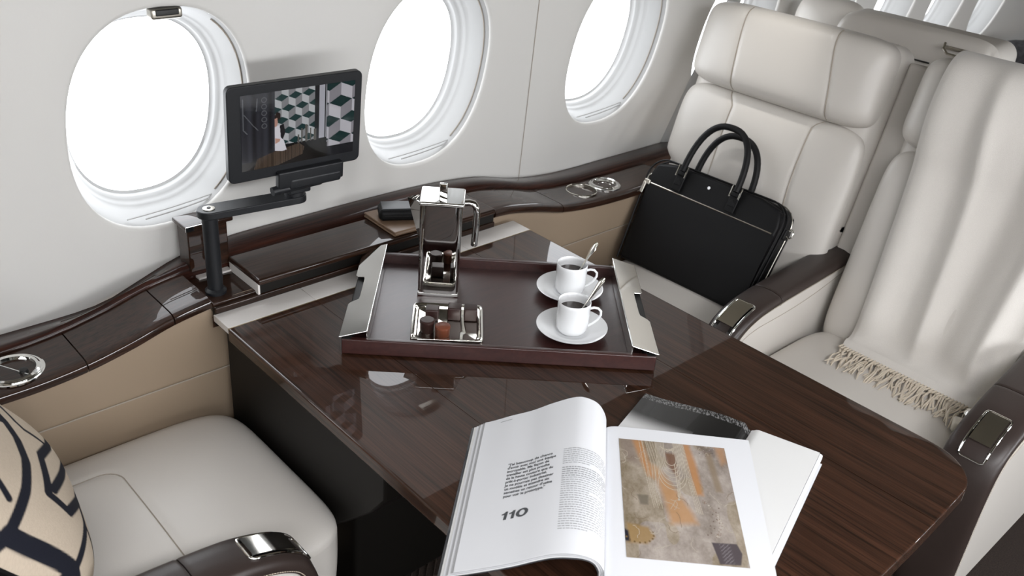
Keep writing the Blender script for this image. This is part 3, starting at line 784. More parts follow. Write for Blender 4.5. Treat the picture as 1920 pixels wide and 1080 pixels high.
blend(softpoly([(.90, .0), (1.0, .0), (.99, .14), (.94, .17)], .05), (.42, .22, .10), .7)
blend(softpoly([(.42, .10), (.52, .10), (.52, .34), (.44, .22)], .03), (.16, .075, .04), .8)
blend(softpoly([(.74, .0), (.90, .02), (.88, .10), (.80, .08)], .04), (.12, .09, .08), .7)
blend(softpoly([(.80, .06), (.86, .06), (.90, .42), (.84, .42)], .03), (.24, .18, .12), .8)
blend(softpoly([(.0, .0), (.13, .0), (.18, .24), (.06, .2)], .06), (.20, .15, .13), .6)
blend(softpoly([(.72, .835), (.93, .83), (.96, .90), (.93, .985), (.76, .99)], .01), (.085, .07, .075), 1)
blend(softpoly([(.78, .84), (.87, .835), (.88, .98), (.80, .985)], .02) * (((U2 * 90).astype(int) + (V2 * 120).astype(int)) % 3 == 0), (.22, .20, .21), .8)
blend(softpoly([(.02, .74), (.20, .76), (.25, .83), (.18, .89), (.02, .89)], .03), (.30, .19, .075), .85)
blend(softpoly([(-.02, .78), (.03, .80), (.04, .88), (-.02, .88)], .02), (.02, .02, .03), 1)
blend(softpoly([(.13, .50), (.23, .50), (.22, .58), (.15, .58)], .02), (.14, .12, .09), .8)
for k in range(9):
    an = k / 8 * 3.0 - .3; blend(np.clip((.011 - np.hypot(U2 - .12 - .12 * math.cos(an), (V2 - .82 - .065 * math.sin(an)) * 1.2)) / .004, 0, 1), (.16, .10, .04))
    blend(np.clip((.008 - np.hypot(U2 - .70 - .02 * (k % 3) - .012 * k, (V2 - .78 + .028 * k - .01 * (k % 2)) * 1.2)) / .004, 0, 1), (.13, .09, .07))
ROPE = (.52, .46, .37)
def rope(pts, w=.0045, c=ROPE):
    blend(np.clip((w * 1.7 - seg_dist(pts, U2, V2, 1.2)) / (w * .8), 0, 1), (.20, .15, .10), .35); blend(np.clip((w - seg_dist(pts, U2, V2, 1.2)) / (w * .5), 0, 1), c, .95)
for k in range(7):
    x = .19 + k * .020 * (1 + .3 * math.sin(k * 2.1)); rope([(x, 0), (x + .02 + .006 * k, .22 + .02 * math.sin(k)), (.24 + .014 * k, .42), (.27 + .012 * k, .60 - .02 * (k % 3))], .0028)
for k in range(4): rope([(.58 + .008 * k, 0), (.60 + .012 * k, .3), (.64 + .016 * k, .62)], .003)
for k in range(7):
    r_ = .05 + .013 * k; cy = .10 + .022 * k
    rope([(.47 - r_, 0), (.47 - r_, cy * .7)] + [(.47 - r_ * math.cos(t), cy + .06 + r_ * 1.1 * math.sin(t)) for t in np.linspace(0, math.pi, 12)] + [(.47 + r_ * .9, cy * .7), (.47 + r_ * .8, 0)], .0038)
for k in range(3): rope([(.50 + .02 * k, .2), (.50 + .012 * k, .40), (.49 + .006 * k, .52)], .0035)
for k in range(5): rope([(.38 + .02 * k, .04 + .01 * k), (.45 + .015 * k, .09 - .01 * k), (.50, .05 + .015 * k)], .004)
for q in range(26):       # loose cords and stitched trims scattered over the cloth
    r_ = random.Random(40 + q); x, y = r_.uniform(.03, .95), r_.uniform(.45, .97); pts = [(x, y)]
    if q < 7: x, y = r_.uniform(.0, .16), r_.uniform(.1, .5); pts = [(x, y)]
    an = r_.uniform(0, 6.28)
    for k in range(7):
        an += r_.uniform(-.9, .9); x += .022 * math.cos(an); y += .018 * math.sin(an); pts.append((x, y))
    rope(pts, .0022, (.50, .45, .37) if q % 3 else (.17, .12, .08))
for q in range(60):
    r_ = random.Random(90 + q); t_ = r_.random(); x = .70 + .13 * math.sin(t_ * 2.6) + r_.uniform(-.02, .02); y = .50 + .30 * t_; blend(np.clip((.0055 - np.hypot(U2 - x, (V2 - y) * 1.2)) / .003, 0, 1), (.20, .13, .09) if q % 2 else (.50, .45, .38))
for q in range(30):
    r_ = random.Random(190 + q); x, y = .74 + .16 * r_.random(), .10 * r_.random(); blend(np.clip((.005 - np.hypot(U2 - x, (V2 - y) * 1.2)) / .003, 0, 1), (.45, .42, .38) if q % 2 else (.06, .05, .05))
im = np.clip(im, .01, .8)
qTL, qTR, qBR, qBL = np.array([.846, .617]), np.array([.948, .513]), np.array([.787, .358]), np.array([.685, .461])
V, F = grid(lambda u, v: (*((qTL * (1 - u) + qTR * u) * (1 - v) + (qBL * (1 - u) + qBR * u) * v), .71225), NU, NV)
M['print'] = vcol('printed_photo', rough=.32, spec=.35)
obj('printed_photo', (V, F), M['print'], MG, smooth=False, colors=im.reshape(-1, 3), label='printed photo of cream ropes over beige and orange cloth')
# text on the left page
def text_mesh(body, size, width=None, bold=0.0):
    cu = bpy.data.curves.new('t', 'FONT'); cu.body = body; cu.size = size; cu.offset = bold; cu.resolution_u = 3
    o_ = bpy.data.objects.new('t', cu); COL.objects.link(o_)
    dg = bpy.context.evaluated_depsgraph_get(); me = bpy.data.meshes.new_from_object(o_.evaluated_get(dg))
    V = [tuple(v.co) for v in me.vertices]; F = [tuple(p.vertices) for p in me.polygons]
    bpy.data.objects.remove(o_); bpy.data.curves.remove(cu); bpy.data.meshes.remove(me)
    if width:
        x1 = max(v[0] for v in V); k = width / x1; V = [(x * k, y, z) for x, y, z in V]
    return V, F
def on_page(mb, s0, t0, off=.00035, shear=0.0):
    V, F = mb
    return [lpage(s0 + x + shear * y, t0 - y / .289, off) for x, y, z in V], F
lines = [("“J’ai beaucoup de chance", .0555), ("d’avoir avec moi une équipe", .0600), ("incroyable. Ma façon de", .0520), ("travailler est plus proche", .0530), ("de la haute couture que du", .0575), ("prêt-à-porter industriel.", .0505), ("Je ne pourrais pas dessiner", .0590), ("un modèle et attendre six", .0545), ("semaines un retour d’usine", .0580), ("pour voir le prototype.”", .0500)]
mbs = [on_page(text_mesh(t_, .0064, w_, .00018), .0615, .391 + k * .02355) for k, (t_, w_) in enumerate(lines)]
obj('printed_quote', join(*mbs), M['ink'], MG, smooth=False, label='printed quotation in French in dark grey italic-looking letters')
def digits():
    V, F = [], []
    one = [(.0042, 0), (.0078, 0), (.0078, .0142), (.0050, .0142), (.0044, .0124), (.0026, .0112), (.0010, .0108), (.0010, .0086), (.0042, .0086)]
    tri = [(0, 1, 2), (0, 2, 8), (8, 2, 3), (8, 3, 4), (8, 4, 5), (8, 5, 6), (8, 6, 7)]
    for dx in (0, .0088):
        k = len(V); V += [(x + dx, y, 0) for x, y in one]; F += [tuple(q + k for q in t_) for t_ in tri]
    k = len(V); n_ = 36
    for q in range(n_):
        a = 2 * math.pi * q / n_; c, s_ = math.cos(a), math.sin(a)
        V += [(.0252 + .0071 * c, .0071 + .0073 * s_, 0), (.0252 + .0031 * c, .0071 + .0044 * s_, 0)]
    for q in range(n_): a, b2 = k + 2 * q, k + 2 * ((q + 1) % n_); F.append((a, b2, b2 + 1, a + 1))
    return V, F
obj('page_number', on_page(digits(), .0615, .744, shear=.10), M['ink'], MG, smooth=False, label='bold printed number 110')
V, F = [], []; rs = random.Random(5); nl = 37; col_m = []
for k in range(nl):
    if k == 8: continue
    t_ = .372 + k * .01365; s = .1305; end = .1868 if k not in (7, 20, nl - 1) else .165
    while s < end:
        w_ = rs.uniform(.002, .0058); w_ = min(w_, end - s)
        hgt = .0016 if 9 <= k <= 13 else .0011
        n0 = len(V); ns = max(2, int(w_ / .0014) + 1)
        for q in range(ns):
            ss_ = s + w_ * q / (ns - 1)
            V.append(lpage(ss_, t_, .00035)); V.append(lpage(ss_, t_ + hgt / .289, .00035))
        for q in range(ns - 1): F.append((n0 + 2 * q, n0 + 2 * q + 1, n0 + 2 * q + 3, n0 + 2 * q + 2))
        s += w_ + .0009
obj('text_column', (V, F), M['ink2'], MG, smooth=False, kind='stuff', label='column of tiny printed text')
V, F = [], []
for q in range(8):
    s = .041 + q * .002; n0 = len(V); V += [lpage(s, .0300, .00035), lpage(s, .0345, .00035), lpage(s + .0017, .0345, .00035), lpage(s + .0017, .0300, .00035)]; F.append((n0, n0 + 1, n0 + 2, n0 + 3))
obj('page_header', (V, F), M['ink2'], MG, smooth=False)

# second book lying open beneath
wv = np.array([.303, -.953]); hv = np.array([-.955, -.297]); BO = np.array([.9875, .6840])
BT = frame((BO[0], BO[1], 0), (wv[0], wv[1], 0), (hv[0], hv[1], 0), (0, 0, 1))
BK = thing('open_book', 'open white book with a black photo on its curved left page, under the magazine', 'book', (.93, .52, .681))
def bz(x):       # left page swells towards the gutter at x=.165, right page is flat
    if x < .166: return .6895 + .0125 * sm(x, 0, .13) - .010 * sm(x, .153, .166)
    return .6935 + .0050 * sm(x, .166, .176)
obj('page_block', slab(lambda u, v: BT(.001 + .269 * v, .002 + .272 * u, bz(.27 * v) - .0030), 4, 70, .0050), M['paper2'], BK, angle=50)
obj('hard_cover', slab(lambda u, v: BT(-.0005 + .2725 * v, .002 + .272 * u, .6828), 3, 3, .0016), M['paper'], BK, smooth=False)
NB, NC = 130, 70
BX_ = np.linspace(0, .1655, NB); BY_ = np.linspace(0, .14, NC); bc = np.zeros((NB, NC, 3)); rb2 = np.random.RandomState(8)
for i_, x in enumerate(BX_):
    for j_, y in enumerate(BY_):
        k = sm(y, .048 + .12 * x, .078 + .12 * x + .01) if x < .10 else 0
        sh = .012 + .05 * max(0, 1 - x / .05) * (1 - k)
        c = sh * (1 - k) + .74 * k
        if y < .0125 and rb2.rand() < .55: c = .04 + .22 * rb2.rand()
        bc[i_, j_] = c
V, F = grid(lambda u, v: BT(.1655 * u, .14 * v, bz(.1655 * u) + .0002), NB, NC)
M['print2'] = vcol('black_print', rough=.25, spec=.5, coat=.3)
obj('left_page', (V, F), M['print2'], BK, colors=bc.reshape(-1, 3), label='page printed with a black photo and a speckled upper edge', angle=180)
obj('right_page', slab(lambda u, v: BT(.1665 + .0985 * v, .0005 + .274 * u, bz(.1665 + .0985 * v) + .0003), 4, 30, .0007), M['paper2'], BK, angle=50)
obj('page_edge', slab(lambda u, v: BT(.2655 + .0045 * v, .0010 + .273 * u, .6985 - .002 * v), 4, 4, .0045), M['paper'], BK, smooth=False, bevel=.0008)

# ------------------------------------------------------------------ seats
def pad(T, x0, x1, y0, y1, th, p=8, e=10, crown=.01, seams=(), nu=70, nv=60, gw=.0045, gd=.004, wl_=None, wr_=None):
    def f(a, b_, bare=False):
        u, v = 2 * a - 1, 2 * b_ - 1
        u = math.copysign(1 - (1 - abs(u)) ** 1.45, u); v = math.copysign(1 - (1 - abs(v)) ** 1.45, v)
        m_ = max(abs(u), abs(v))
        if m_ > 1e-9:
            k = 1 / ((abs(u) / m_) ** p + (abs(v) / m_) ** p) ** (1 / p); uu, vv = u * k, v * k
        else: uu, vv = u, v
        y = (y0 + y1) / 2 + vv * (y1 - y0) / 2
        X0 = wl_(y) if wl_ else x0; X1 = wr_(y) if wr_ else x1
        x = (X0 + X1) / 2 + uu * (X1 - X0) / 2
        z = th * max(0, 1 - m_ ** e) ** .42 + crown * (1 - uu * uu) * (1 - vv * vv)
        for sfn in seams: z -= gd * math.exp(-(sfn(x, y) / gw) ** 2) * (m_ < .999)
        return T(x, y, z)
    V, F = grid(f, nu, nv)
    # back face
    k = len(V); bd = [i * nv for i in range(nu)] + [(nu - 1) * nv + j for j in range(1, nv)] + [i * nv + nv - 1 for i in range(nu - 2, -1, -1)] + [j for j in range(nv - 2, 0, -1)]
    F.append(tuple(bd))
    return V, F
BUP = np.array((.266, 0, .964)); BN = np.array((-.964, 0, .266))
def padz(x, y, x0, x1, y0, y1, th, p, e, crown):
    uu = (x - (x0 + x1) / 2) / ((x1 - x0) / 2); vv = (y - (y0 + y1) / 2) / ((y1 - y0) / 2); m_ = (abs(uu) ** p + abs(vv) ** p) ** (1 / p)
    return th * max(0, 1 - m_ ** e) ** .42 + crown * (1 - uu * uu) * (1 - vv * vv)
def seat(name_label, y0, y1, rear=None, ylim=None, xs=1.76, dirn=1, group='window row seats'):
    """dirn=1: faces -x ; dirn=-1 faces +x ; xs = x where the back meets the cushion"""
    t = thing('cabin_seat', name_label, 'seat', (xs, (y0 + y1) / 2, 0))
    up = (BUP[0] * dirn, 0, BUP[2]); nn = (BN[0] * dirn, 0, BN[2])
    ym = (y0 + y1) / 2
    T = frame((xs, 0, .5), (0, 1, 0), up, nn)
    k_ = (y1 - y0) / .484
    FH1 = lambda y: y0 + .100 * k_ + .034 * sm(y, .42, .62); FH2 = lambda y: y1 - .140 * k_ + .016 * sm(y, .42, .62)
    FL1 = lambda y: y0 + .128 * k_ - .026 * (1 - sm(y, .0, .30)) - .020 * sm(y, .385, .408); FL2 = lambda y: y1 - .150 * k_ + .022 * sm(y, .37, .408) - .006 * sm(.40 - y, 0, .3)
    SH1 = lambda x, y: x - FH1(y); SH2 = lambda x, y: x - FH2(y); SL1 = lambda x, y: x - FL1(y); SL2 = lambda x, y: x - FL2(y)
    rlim = (lambda s: y1 - (y1 - ylim) * (1 - sm(s, .17, .235))) if ylim else None
    mb = pad(T, y0, y1, -.05, .408, .030, p=9, e=9, crown=.010, seams=(SL1, SL2), nu=120, gw=.0065, gd=.0035, wr_=rlim, wl_=(lambda s: y0) if ylim else None)
    br_ = obj('backrest', mb, M['leather'], t, angle=60)
    mb = pad(T, y0 + .003, y1 - .003, .405, .600, .056, p=6.5, e=7, crown=.012, seams=(SH1, SH2), nu=120, gw=.0065, gd=.0035)
    hr = obj('headrest', mb, M['leather'], t, angle=60)
    for F_ in (FH1, FH2):
        P = [(F_(y), y) for y in np.linspace(.409, .594, 26)]
        obj('seam_line', tube([T(x, y, padz(x, y, y0 + .003, y1 - .003, .405, .600, .056, 6.5, 7, .012) - .0025) for x, y in P], .0012, 5), M['seam'], hr)
    for F_ in (FL1, FL2):
        P = [(F_(y), y) for y in np.linspace(.03, .403, 40)]
        obj('seam_line', tube([T(x, y, padz(x, y, y0, rlim(y) if rlim else y1, -.05, .408, .030, 9, 9, .010) - .0025) for x, y in P], .0012, 5), M['seam'], br_)
    obj('back_shell', rbox(((y0 + y1) / 2, .375, -.045), ((y1 - y0) / 2 - .004, .222, .050), .035, n=5, T=T), M['leather'], t)
    y1c = ylim or y1
    obj('back_shell_lower', rbox(((y0 + y1c) / 2, .06, -.045), ((y1c - y0) / 2 - .004, .17, .050), .03, n=4, T=T), M['leather'], t)
    if ylim and dirn > 0: obj('gap_filler', rbox((y0 - .026, .15, -.060), (.030, .42, .020), .008, T=T), M['leather'], t)
    # cushion
    if dirn > 0: TCu = frame((xs + .01, 0, .47), (0, 1, 0), (1, 0, 0), (0, 0, 1)); L0, L1 = -.475, 0.0
    else: TCu = frame((xs - .01, 0, .487), (0, 1, 0), (1, 0, 0), (0, 0, 1)); L0, L1 = 0.0, .521
    return t, T, TCu, L0, L1, y1c
def cushion(t, TCu, y0, y1, L0, L1, seams=(), z=.47):
    obj('seat_cushion', pad(TCu, y0, y1, L0, L1, .028, p=7, e=11, crown=.008, seams=seams, gd=.0018, gw=.0055, nu=110, nv=110), M['leather'], t, angle=60)
    c = TCu(0, 0, 0)
    def fr(x, y, z_): return TCu(x, y, z_)
    ymid = (L0 + L1) / 2
    V, F = grid(lambda u, v: (lambda a, m_: TCu((y0 + y1) / 2 + a[0] * (y1 - y0) / 2 * m_, ymid + a[1] * (L1 - L0) / 2 * m_, -.16 * v))(
        (lambda th: (lambda c_, s_: (c_ / (abs(c_)**7 + abs(s_)**7)**(1/7), s_ / (abs(c_)**7 + abs(s_)**7)**(1/7)))(math.cos(th), math.sin(th)))(2 * math.pi * u), 1 + .004 * math.sin(math.pi * v) - .03 * v * v), 80, 8, True)
    F.append(tuple(i * 8 + 7 for i in range(80)))
    obj('cushion_side', (V, F), M['leather'], t, angle=60)
    obj('seat_base', rbox(((y0 + y1) / 2, ymid, -.31), ((y1 - y0) / 2 - .04, (L1 - L0) / 2 - .05, .155), .02, T=TCu), M['brown'], t)
def armrest(name, label, X0, y0, y1, dirn, tilt=0.0, length=.46):
    """front edge at X0; dirn=+1 body runs to +x"""
    pts = [(.0, .26), (.0, .40), (.001, .46), (.005, .505), (.014, .545), (.030, .574), (.055, .592), (.085, .604), (.12, .612), (.2, .620), (.33, .628), (length, .636)]
    ts = [0]
    for a_, b_ in zip(pts, pts[1:]): ts.append(ts[-1] + math.hypot(b_[0] - a_[0], b_[1] - a_[1]))
    tot = ts[-1]
    def cv(q):
        d = spl(q, ts, [p[0] for p in pts]); z = spl(q, ts, [p[1] for p in pts]); return d, z + tilt * max(0, d - .1)
    def fr(q):
        a_, b_ = cv(max(0, q - .003)), cv(min(tot, q + .003)); dx, dz = b_[0] - a_[0], b_[1] - a_[1]; L = math.hypot(dx, dz); d, z = cv(q)
        return d, z, -dz / L, dx / L      # position and outward normal (nx, nz) in profile plane
    t = thing(name, label, 'armrest', (X0 + dirn * .2, (y0 + y1) / 2, .26))
    hw = (y1 - y0) / 2; ym = (y0 + y1) / 2
    sec = [(-hw + .001, -.020), (-hw - .0008, -.010), (-hw + .002, -.004), (-hw + .007, -.0008), (-hw + .014, .0008)] + [(x, .0022 * (1 - (x / hw) ** 2) + .0008) for x in np.linspace(-hw + .024, hw - .024, 5)] + [(hw - .014, .0008), (hw - .007, -.0008), (hw - .002, -.004), (hw + .0008, -.010), (hw - .001, -.020)]
    NQ = 110
    def band(q0, q1, name_):
        def f(u, v):
            q = q0 + (q1 - q0) * u; d, z, nx_, nz_ = fr(q); x, n_ = sec[int(round(v * (len(sec) - 1)))]
            if min(q - q0, q1 - q) < .0015: n_ -= .0012
            return (X0 + dirn * (d + nx_ * n_), ym + x, z + nz_ * n_)
        V, F = grid(f, NQ, len(sec))
        F.append(tuple(range(len(sec)))); F.append(tuple((NQ - 1) * len(sec) + j for j in range(len(sec)))[::-1])
        obj(name_, (V, F), M['brown'], t, angle=60)
    qs = ts[8] + .055
    band(.0, qs - .0008, 'armrest_cap'); band(qs + .0008, tot, 'armrest_pad')
    # pale body
    poly = []
    for q in np.linspace(0, tot, 60):
        d, z, nx_, nz_ = fr(q); poly.append((d - nx_ * .010, z - nz_ * .010))
    poly += [(length, .26)]
    TB = frame((X0, ym, 0), (dirn, 0, 0), (0, 0, 1), (0, 1, 0))
    obj('armrest_body', prism(poly, -hw + .0035, hw - .0035, TB), M['leather'], t, bevel=.003, angle=30)
    st = []
    for side in (-1, 1):
        q = .02
        while q < tot - .01:
            P = []
            for qq in (q, q + .0030):
                d, z, nx_, nz_ = fr(qq); n_ = -.0165; P.append((X0 + dirn * (d + nx_ * n_), ym + side * (hw + .0006), z + nz_ * n_))
            st.append(tube(P, .0006, 4)); q += .0044
    obj('stitching', join(*st), M['stitch'], t, kind='stuff')
    for side in (-1, 1):
        for n_, r_ in ((-.034, .0007),):
            P = []
            for q in np.linspace(ts[5], tot - .03, 40):
                d, z, nx_, nz_ = fr(q); w_ = n_ - .018 * math.sin(math.pi * (q - ts[5]) / (tot - .03 - ts[5])); P.append((X0 + dirn * (d + nx_ * w_), ym + side * (hw - .0032), z + nz_ * w_))
            obj('body_seam', tube(P, r_, 5), M['seam'], t)
    # chrome latch let into the curve
    qa, qb = ts[5] - .018, ts[7] + .018; wl2 = .0220
    P = []
    cor = .006
    loop = [(qa + cor, -wl2), (qb - cor, -wl2), (qb - cor * .3, -wl2 + cor * .3), (qb, -wl2 + cor), (qb, wl2 - cor), (qb - cor * .3, wl2 - cor * .3), (qb - cor, wl2), (qa + cor, wl2), (qa + cor * .3, wl2 - cor * .3), (qa, wl2 - cor), (qa, -wl2 + cor), (qa + cor * .3, -wl2 + cor * .3)]
    den = []
    for (a_, x_), (b_, y_) in zip(loop, loop[1:] + loop[:1]):
        k = max(1, int(abs(b_ - a_) / .006)); den += [(a_ + (b_ - a_) * i / k, x_ + (y_ - x_) * i / k) for i in range(k)]
    for q, x in den:
        d, z, nx_, nz_ = fr(q); n_ = .0028; P.append((X0 + dirn * (d + nx_ * n_), ym + x, z + nz_ * n_))
    lfo = obj('latch_frame', tube(P, .0022, 10, closed=True), M['chrome'], t, label='chrome frame of the release latch')
    def lf(u, v):
        q = qa + .030 + (qb - .004 - qa - .030) * u; d, z, nx_, nz_ = fr(q); n_ = .0045; return (X0 + dirn * (d + nx_ * n_), ym + (wl2 - .004) * (2 * v - 1), z + nz_ * n_)
    obj('latch_lever', slab(lf, 16, 4, .0018 * -1 if dirn > 0 else .0018), M['silver'], lfo, angle=40, label='polished metal latch lever')
    def lf2(u, v):
        q = qa + .001 + (qb - qa - .002) * u; d, z, nx_, nz_ = fr(q); n_ = .0026; return (X0 + dirn * (d + nx_ * n_), ym + (wl2 - .001) * (2 * v - 1), z + nz_ * n_)
    obj('latch_recess', grid(lf2, 16, 4), M['glassblack'], lfo)
    return t

# window seat opposite (B), aisle seat with the blanket (C), near seat with the patterned pillow (A)
tB, TB_, TCB, L0, L1, yc = seat('ivory leather window seat with the black briefcase on it', .838, 1.322, ylim=1.262)
cushion(tB, TCB, .874, 1.262, L0, L1)
tC, TC_, TCC, L0, L1, yc = seat('ivory leather aisle seat draped with a cream fringed blanket', .325, .786)
cushion(tC, TCC, .390, .792, L0, L1)
tA, TA_, TCA, L0, L1, yc = seat('ivory leather seat at the lower left with the black and beige pillow', .835, 1.262, xs=.065, dirn=-1)
def sA(x, y):
    # rounded inset panel: edge at world x=.363 for y<1.19, and at y=1.193 for x<.363 (frame y = x-.055)
    X = y + .055; dx, dy = X - (.363 - .03), x - (1.193 - .03)
    if dx > 0 and dy > 0: return math.hypot(dx, dy) - .03
    return max(dx, dy) - .03
cushion(tA, TCA, .874, 1.270, L0, L1 + .012, seams=(sA,))
def seat_tube(T, pts, par, name='seam_line', r_=.0011):
    obj(name, tube([T(*p_) for p_ in pts], r_, 5), M['seam'], par)
P = [(.905, .363)] + [(y, .363) for y in np.linspace(.91, 1.16, 24)] + [(1.163 + .03 * math.sin(a), .333 + .03 * math.cos(a)) for a in np.linspace(0, math.pi / 2, 8)] + [(1.193, x) for x in np.linspace(.32, .10, 8)]
ym_, xm_ = (.874 + 1.266) / 2, (.055 + .572) / 2
def zc(y, x):
    uu = (y - ym_) / .196; vv = (x - xm_) / .2585; return .498 + .008 * (1 - uu * uu) * (1 - vv * vv) - .0022
obj('panel_seam', tube([(y, x, .487 + padz(x, y - .055, .874, 1.270, 0, .533, .028, 7, 11, .008) - .0010) for x, y in P], .0010, 5), M['seam'], tA)
# seat belt buckle parts of the aisle seat
obj('buckle_body', rbox((0, 0, .010), (.017, .026, .010), .006, T=rotz((1.612, .402, .500), 20)), M['cream'], tC, label='cream plastic belt buckle')
obj('buckle_window', rbox((0, -.006, .0205), (.009, .010, .0012), .001, T=rotz((1.612, .402, .500), 20)), M['silver'], tC)
obj('buckle_cap', lathe([(0, .036), (.010, .034), (.014, .028), (.013, .020), (0, .020)], 24, lambda x, y, z: (1.640 + x, .409 + y, .496 + z)), M['chrome'], tC)
obj('belt_strap', slab(lambda u, v: (1.655 + .09 * u, .392 + .028 * v + .01 * u, .507 + .018 * math.sin(3 * u)), 12, 4, .0018), M['cream'], tC)

armrest('armrest', 'brown leather armrest with chrome latch between the two ivory seats', 1.392, .797, .868, 1)
armrest('armrest', 'brown leather armrest with chrome latch at the right edge beside the table corner', 1.428, .292, .385, 1, tilt=.10)
armrest('armrest', 'brown leather armrest with chrome latch at the bottom left of the photo', .492, .800, .872, -1)

# blanket
def bl_path(w):
    """arc parameter w in [0,1] -> (s, n) on the seat back frame, then the cushion"""
    pts = [(.46, -.112), (.57, -.112), (.606, -.085), (.616, -.03), (.612, .03), (.590, .062), (.55, .078), (.48, .082), (.42, .070), (.38, .058), (.30, .052), (.20, .050), (.10, .046), (.055, .045), (.028, .047), (.010, .054), (.002, .068)]
    L = [0]
    for a_, b_ in zip(pts, pts[1:]): L.append(L[-1] + math.hypot(b_[0] - a_[0], b_[1] - a_[1]))
    q = w * L[-1]
    return spl(q, L, [p_[0] for p_ in pts]), spl(q, L, [p_[1] for p_ in pts])
def blf(u, v):
    s, n_ = bl_path(u)
    yl_ = .722 - .022 * (1 - sm(s, -.02, .60)); yr2 = .352 + .055 * (1 - sm(s, -.02, .45))
    y = yl_ + (yr2 - yl_) * v
    amp = .010 * sm(u, .10, .45)
    f_ = amp * (math.sin(v * 19 + 1.2 * s) * .7 + .7 * math.sin(v * 9.5 + .8 - 2 * s)) + .022 * math.exp(-((v - .84 + .15 * s) / .06) ** 2) * sm(u, .3, .7) + .012 * math.exp(-((v - .45 + .25 * s) / .05) ** 2) * sm(u, .2, .5)
    if u > .93: f_ *= 1 - (u - .93) / .07
    f_ += -.004 * sm(abs(2 * v - 1), .93, 1)
    return TC_(y, s, n_ + f_ + .002)
BLK = obj('blanket', slab(lambda u, v: blf(v, u), 90, 110, -.0035), M['blanket'], angle=80)
tag(BLK, 'cream wool blanket draped over the aisle seat, its end on the cushion', 'blanket')
xs_, zs_ = [], []
e = blf(1, .5)
def endpt(v): return blf(1, v)
st = []; rr = random.Random(4)
# flat woven end on the cushion then knotted tassels
obj('woven_end', slab(lambda u, v: (endpt(u)[0] + (.0 - .016) * v, endpt(u)[1] - .002 * v, endpt(u)[2] + (.511 - endpt(u)[2]) * sm(v, 0, 1)), 40, 5, .0028), M['blanket'], BLK)
for k in range(86):
    v = (k + .5) / 86; x0, y0, _ = endpt(v); x = x0 - .016; y = y0 - .002; z = .5110; P = []; a1, a2 = rr.uniform(-.004, .004), rr.uniform(-.010, .006); L = rr.uniform(.055, .088); ph = rr.uniform(0, 6)
    for q in range(9):
        w = q / 8; P.append((x - L * w, y + a2 * w * 2 + .004 * math.sin(ph + w * 5.5) * w ** .3, z + .0035 * math.sin(ph * 2 + w * 6) * (w > 0) - .004 * w))
    st.append(tube(P, .0018, 5, radii=[.0014, .0019, .0021, .0018, .0021, .0018, .0021, .0019, .0009]))
    if k % 2 == 0: st.append(tube([(x - .001, y, z + .003), (x - .012, y + .004, z + .001)], .0022, 5))
obj('fringe', join(*st), M['fringe'], BLK, kind='stuff', label='knotted cream fringe')

# seats behind, seen over the backs
tR = thing('cabin_seat', 'back of an ivory leather seat behind the window seat with metal hinges', 'seat', (2.30, .98, 0))
TR_ = frame((2.24, 0, .5), (0, 1, 0), (-.10, 0, .995), (-.995, 0, -.10))
obj('backrest', pad(TR_, .735, 1.150, -.2, .574, .040, p=9, crown=.004, seams=(lambda x, y: x - .765,), nu=50, nv=50), M['leather'], tR, angle=60)
obj('back_shell', rbox((.943, .185, -.05), (.200, .375, .055), .035, n=4, T=TR_), M['leather'], tR)
obj('flap_gap', box((.930, .507, .0435), (.048, .0016, .001), TR_), M['rubber'], tR, smooth=False)
obj('hinge_bar', rbox((1.009, .518, .0465), (.030, .0065, .004), .003, T=TR_), M['cream'], tR, label='cream metal hinge bar')
obj('hinge_pin', tube([TR_(.980, .508, .047), TR_(.977, .532, .049)], .003, 8), M['silver2'], tR)
obj('hook', tube([TR_(.857, .560, .044), TR_(.853, .552, .058), TR_(.842, .543, .060), TR_(.815, .542, .060), TR_(.803, .553, .046)], .0032, 8), M['silver'], tR, label='small metal hook')
obj('side_pad', pad(TR_, .745, .885, .30, .512, .062, p=5, crown=.006, nu=30, nv=30), M['leather'], tR, angle=60)
obj('hinge_plate', rbox((.830, .551, .042), (.028, .004, .002), .0015, T=TR_), M['silver2'], tR)
obj('seat_base', rbox((2.32, .957, .18), (.13, .18, .18), .02), M['brown'], tR)
tR2 = tR
TR2 = frame((2.33, 0, .5), (0, 1, 0), (.0, 0, 1), (-1, 0, 0))
obj('headrest_pad', pad(TR2, 1.135, 1.345, .30, .560, .035, p=4, e=5, crown=.02, nu=40, nv=40), M['leather'], tR2, angle=60)
obj('headrest_shell', rbox((1.24, .26, -.035), (.10, .26, .04), .035, n=4, T=TR2), M['leather'], tR2)
CU = obj('dark_cushion', pad(frame((3.92, 0, .45), (0, 1, 0), (0, 0, 1), (-1, 0, 0)), 1.05, 1.37, .06, .31, .05, p=4, e=4, crown=.04, nu=30, nv=30), pm('dark_patterned_fabric', (.022, .020, .022), .9, mottle=.9, mscale=60))
tag(CU, 'dark patterned cushion far behind at the right edge of the photo', 'cushion')
rs_ = obj('rear_divan', rbox((4.2, 1.15, .25), (.35, .24, .25), .03), M['leather']); tag(rs_, 'low ivory divan at the far end of the cabin', 'divan')

# ------------------------------------------------------------------ briefcase
BG = thing('briefcase', 'black leather briefcase with two handles leaning on the window seat back', 'briefcase', (1.64, 1.10, .505))
lean = np.array((.447, 0, .894)); TBg = frame((1.606, 1.10, .503), (.03, -1, 0), tuple(lean), tuple(np.cross((.03, -1, 0), lean) * 1.0))
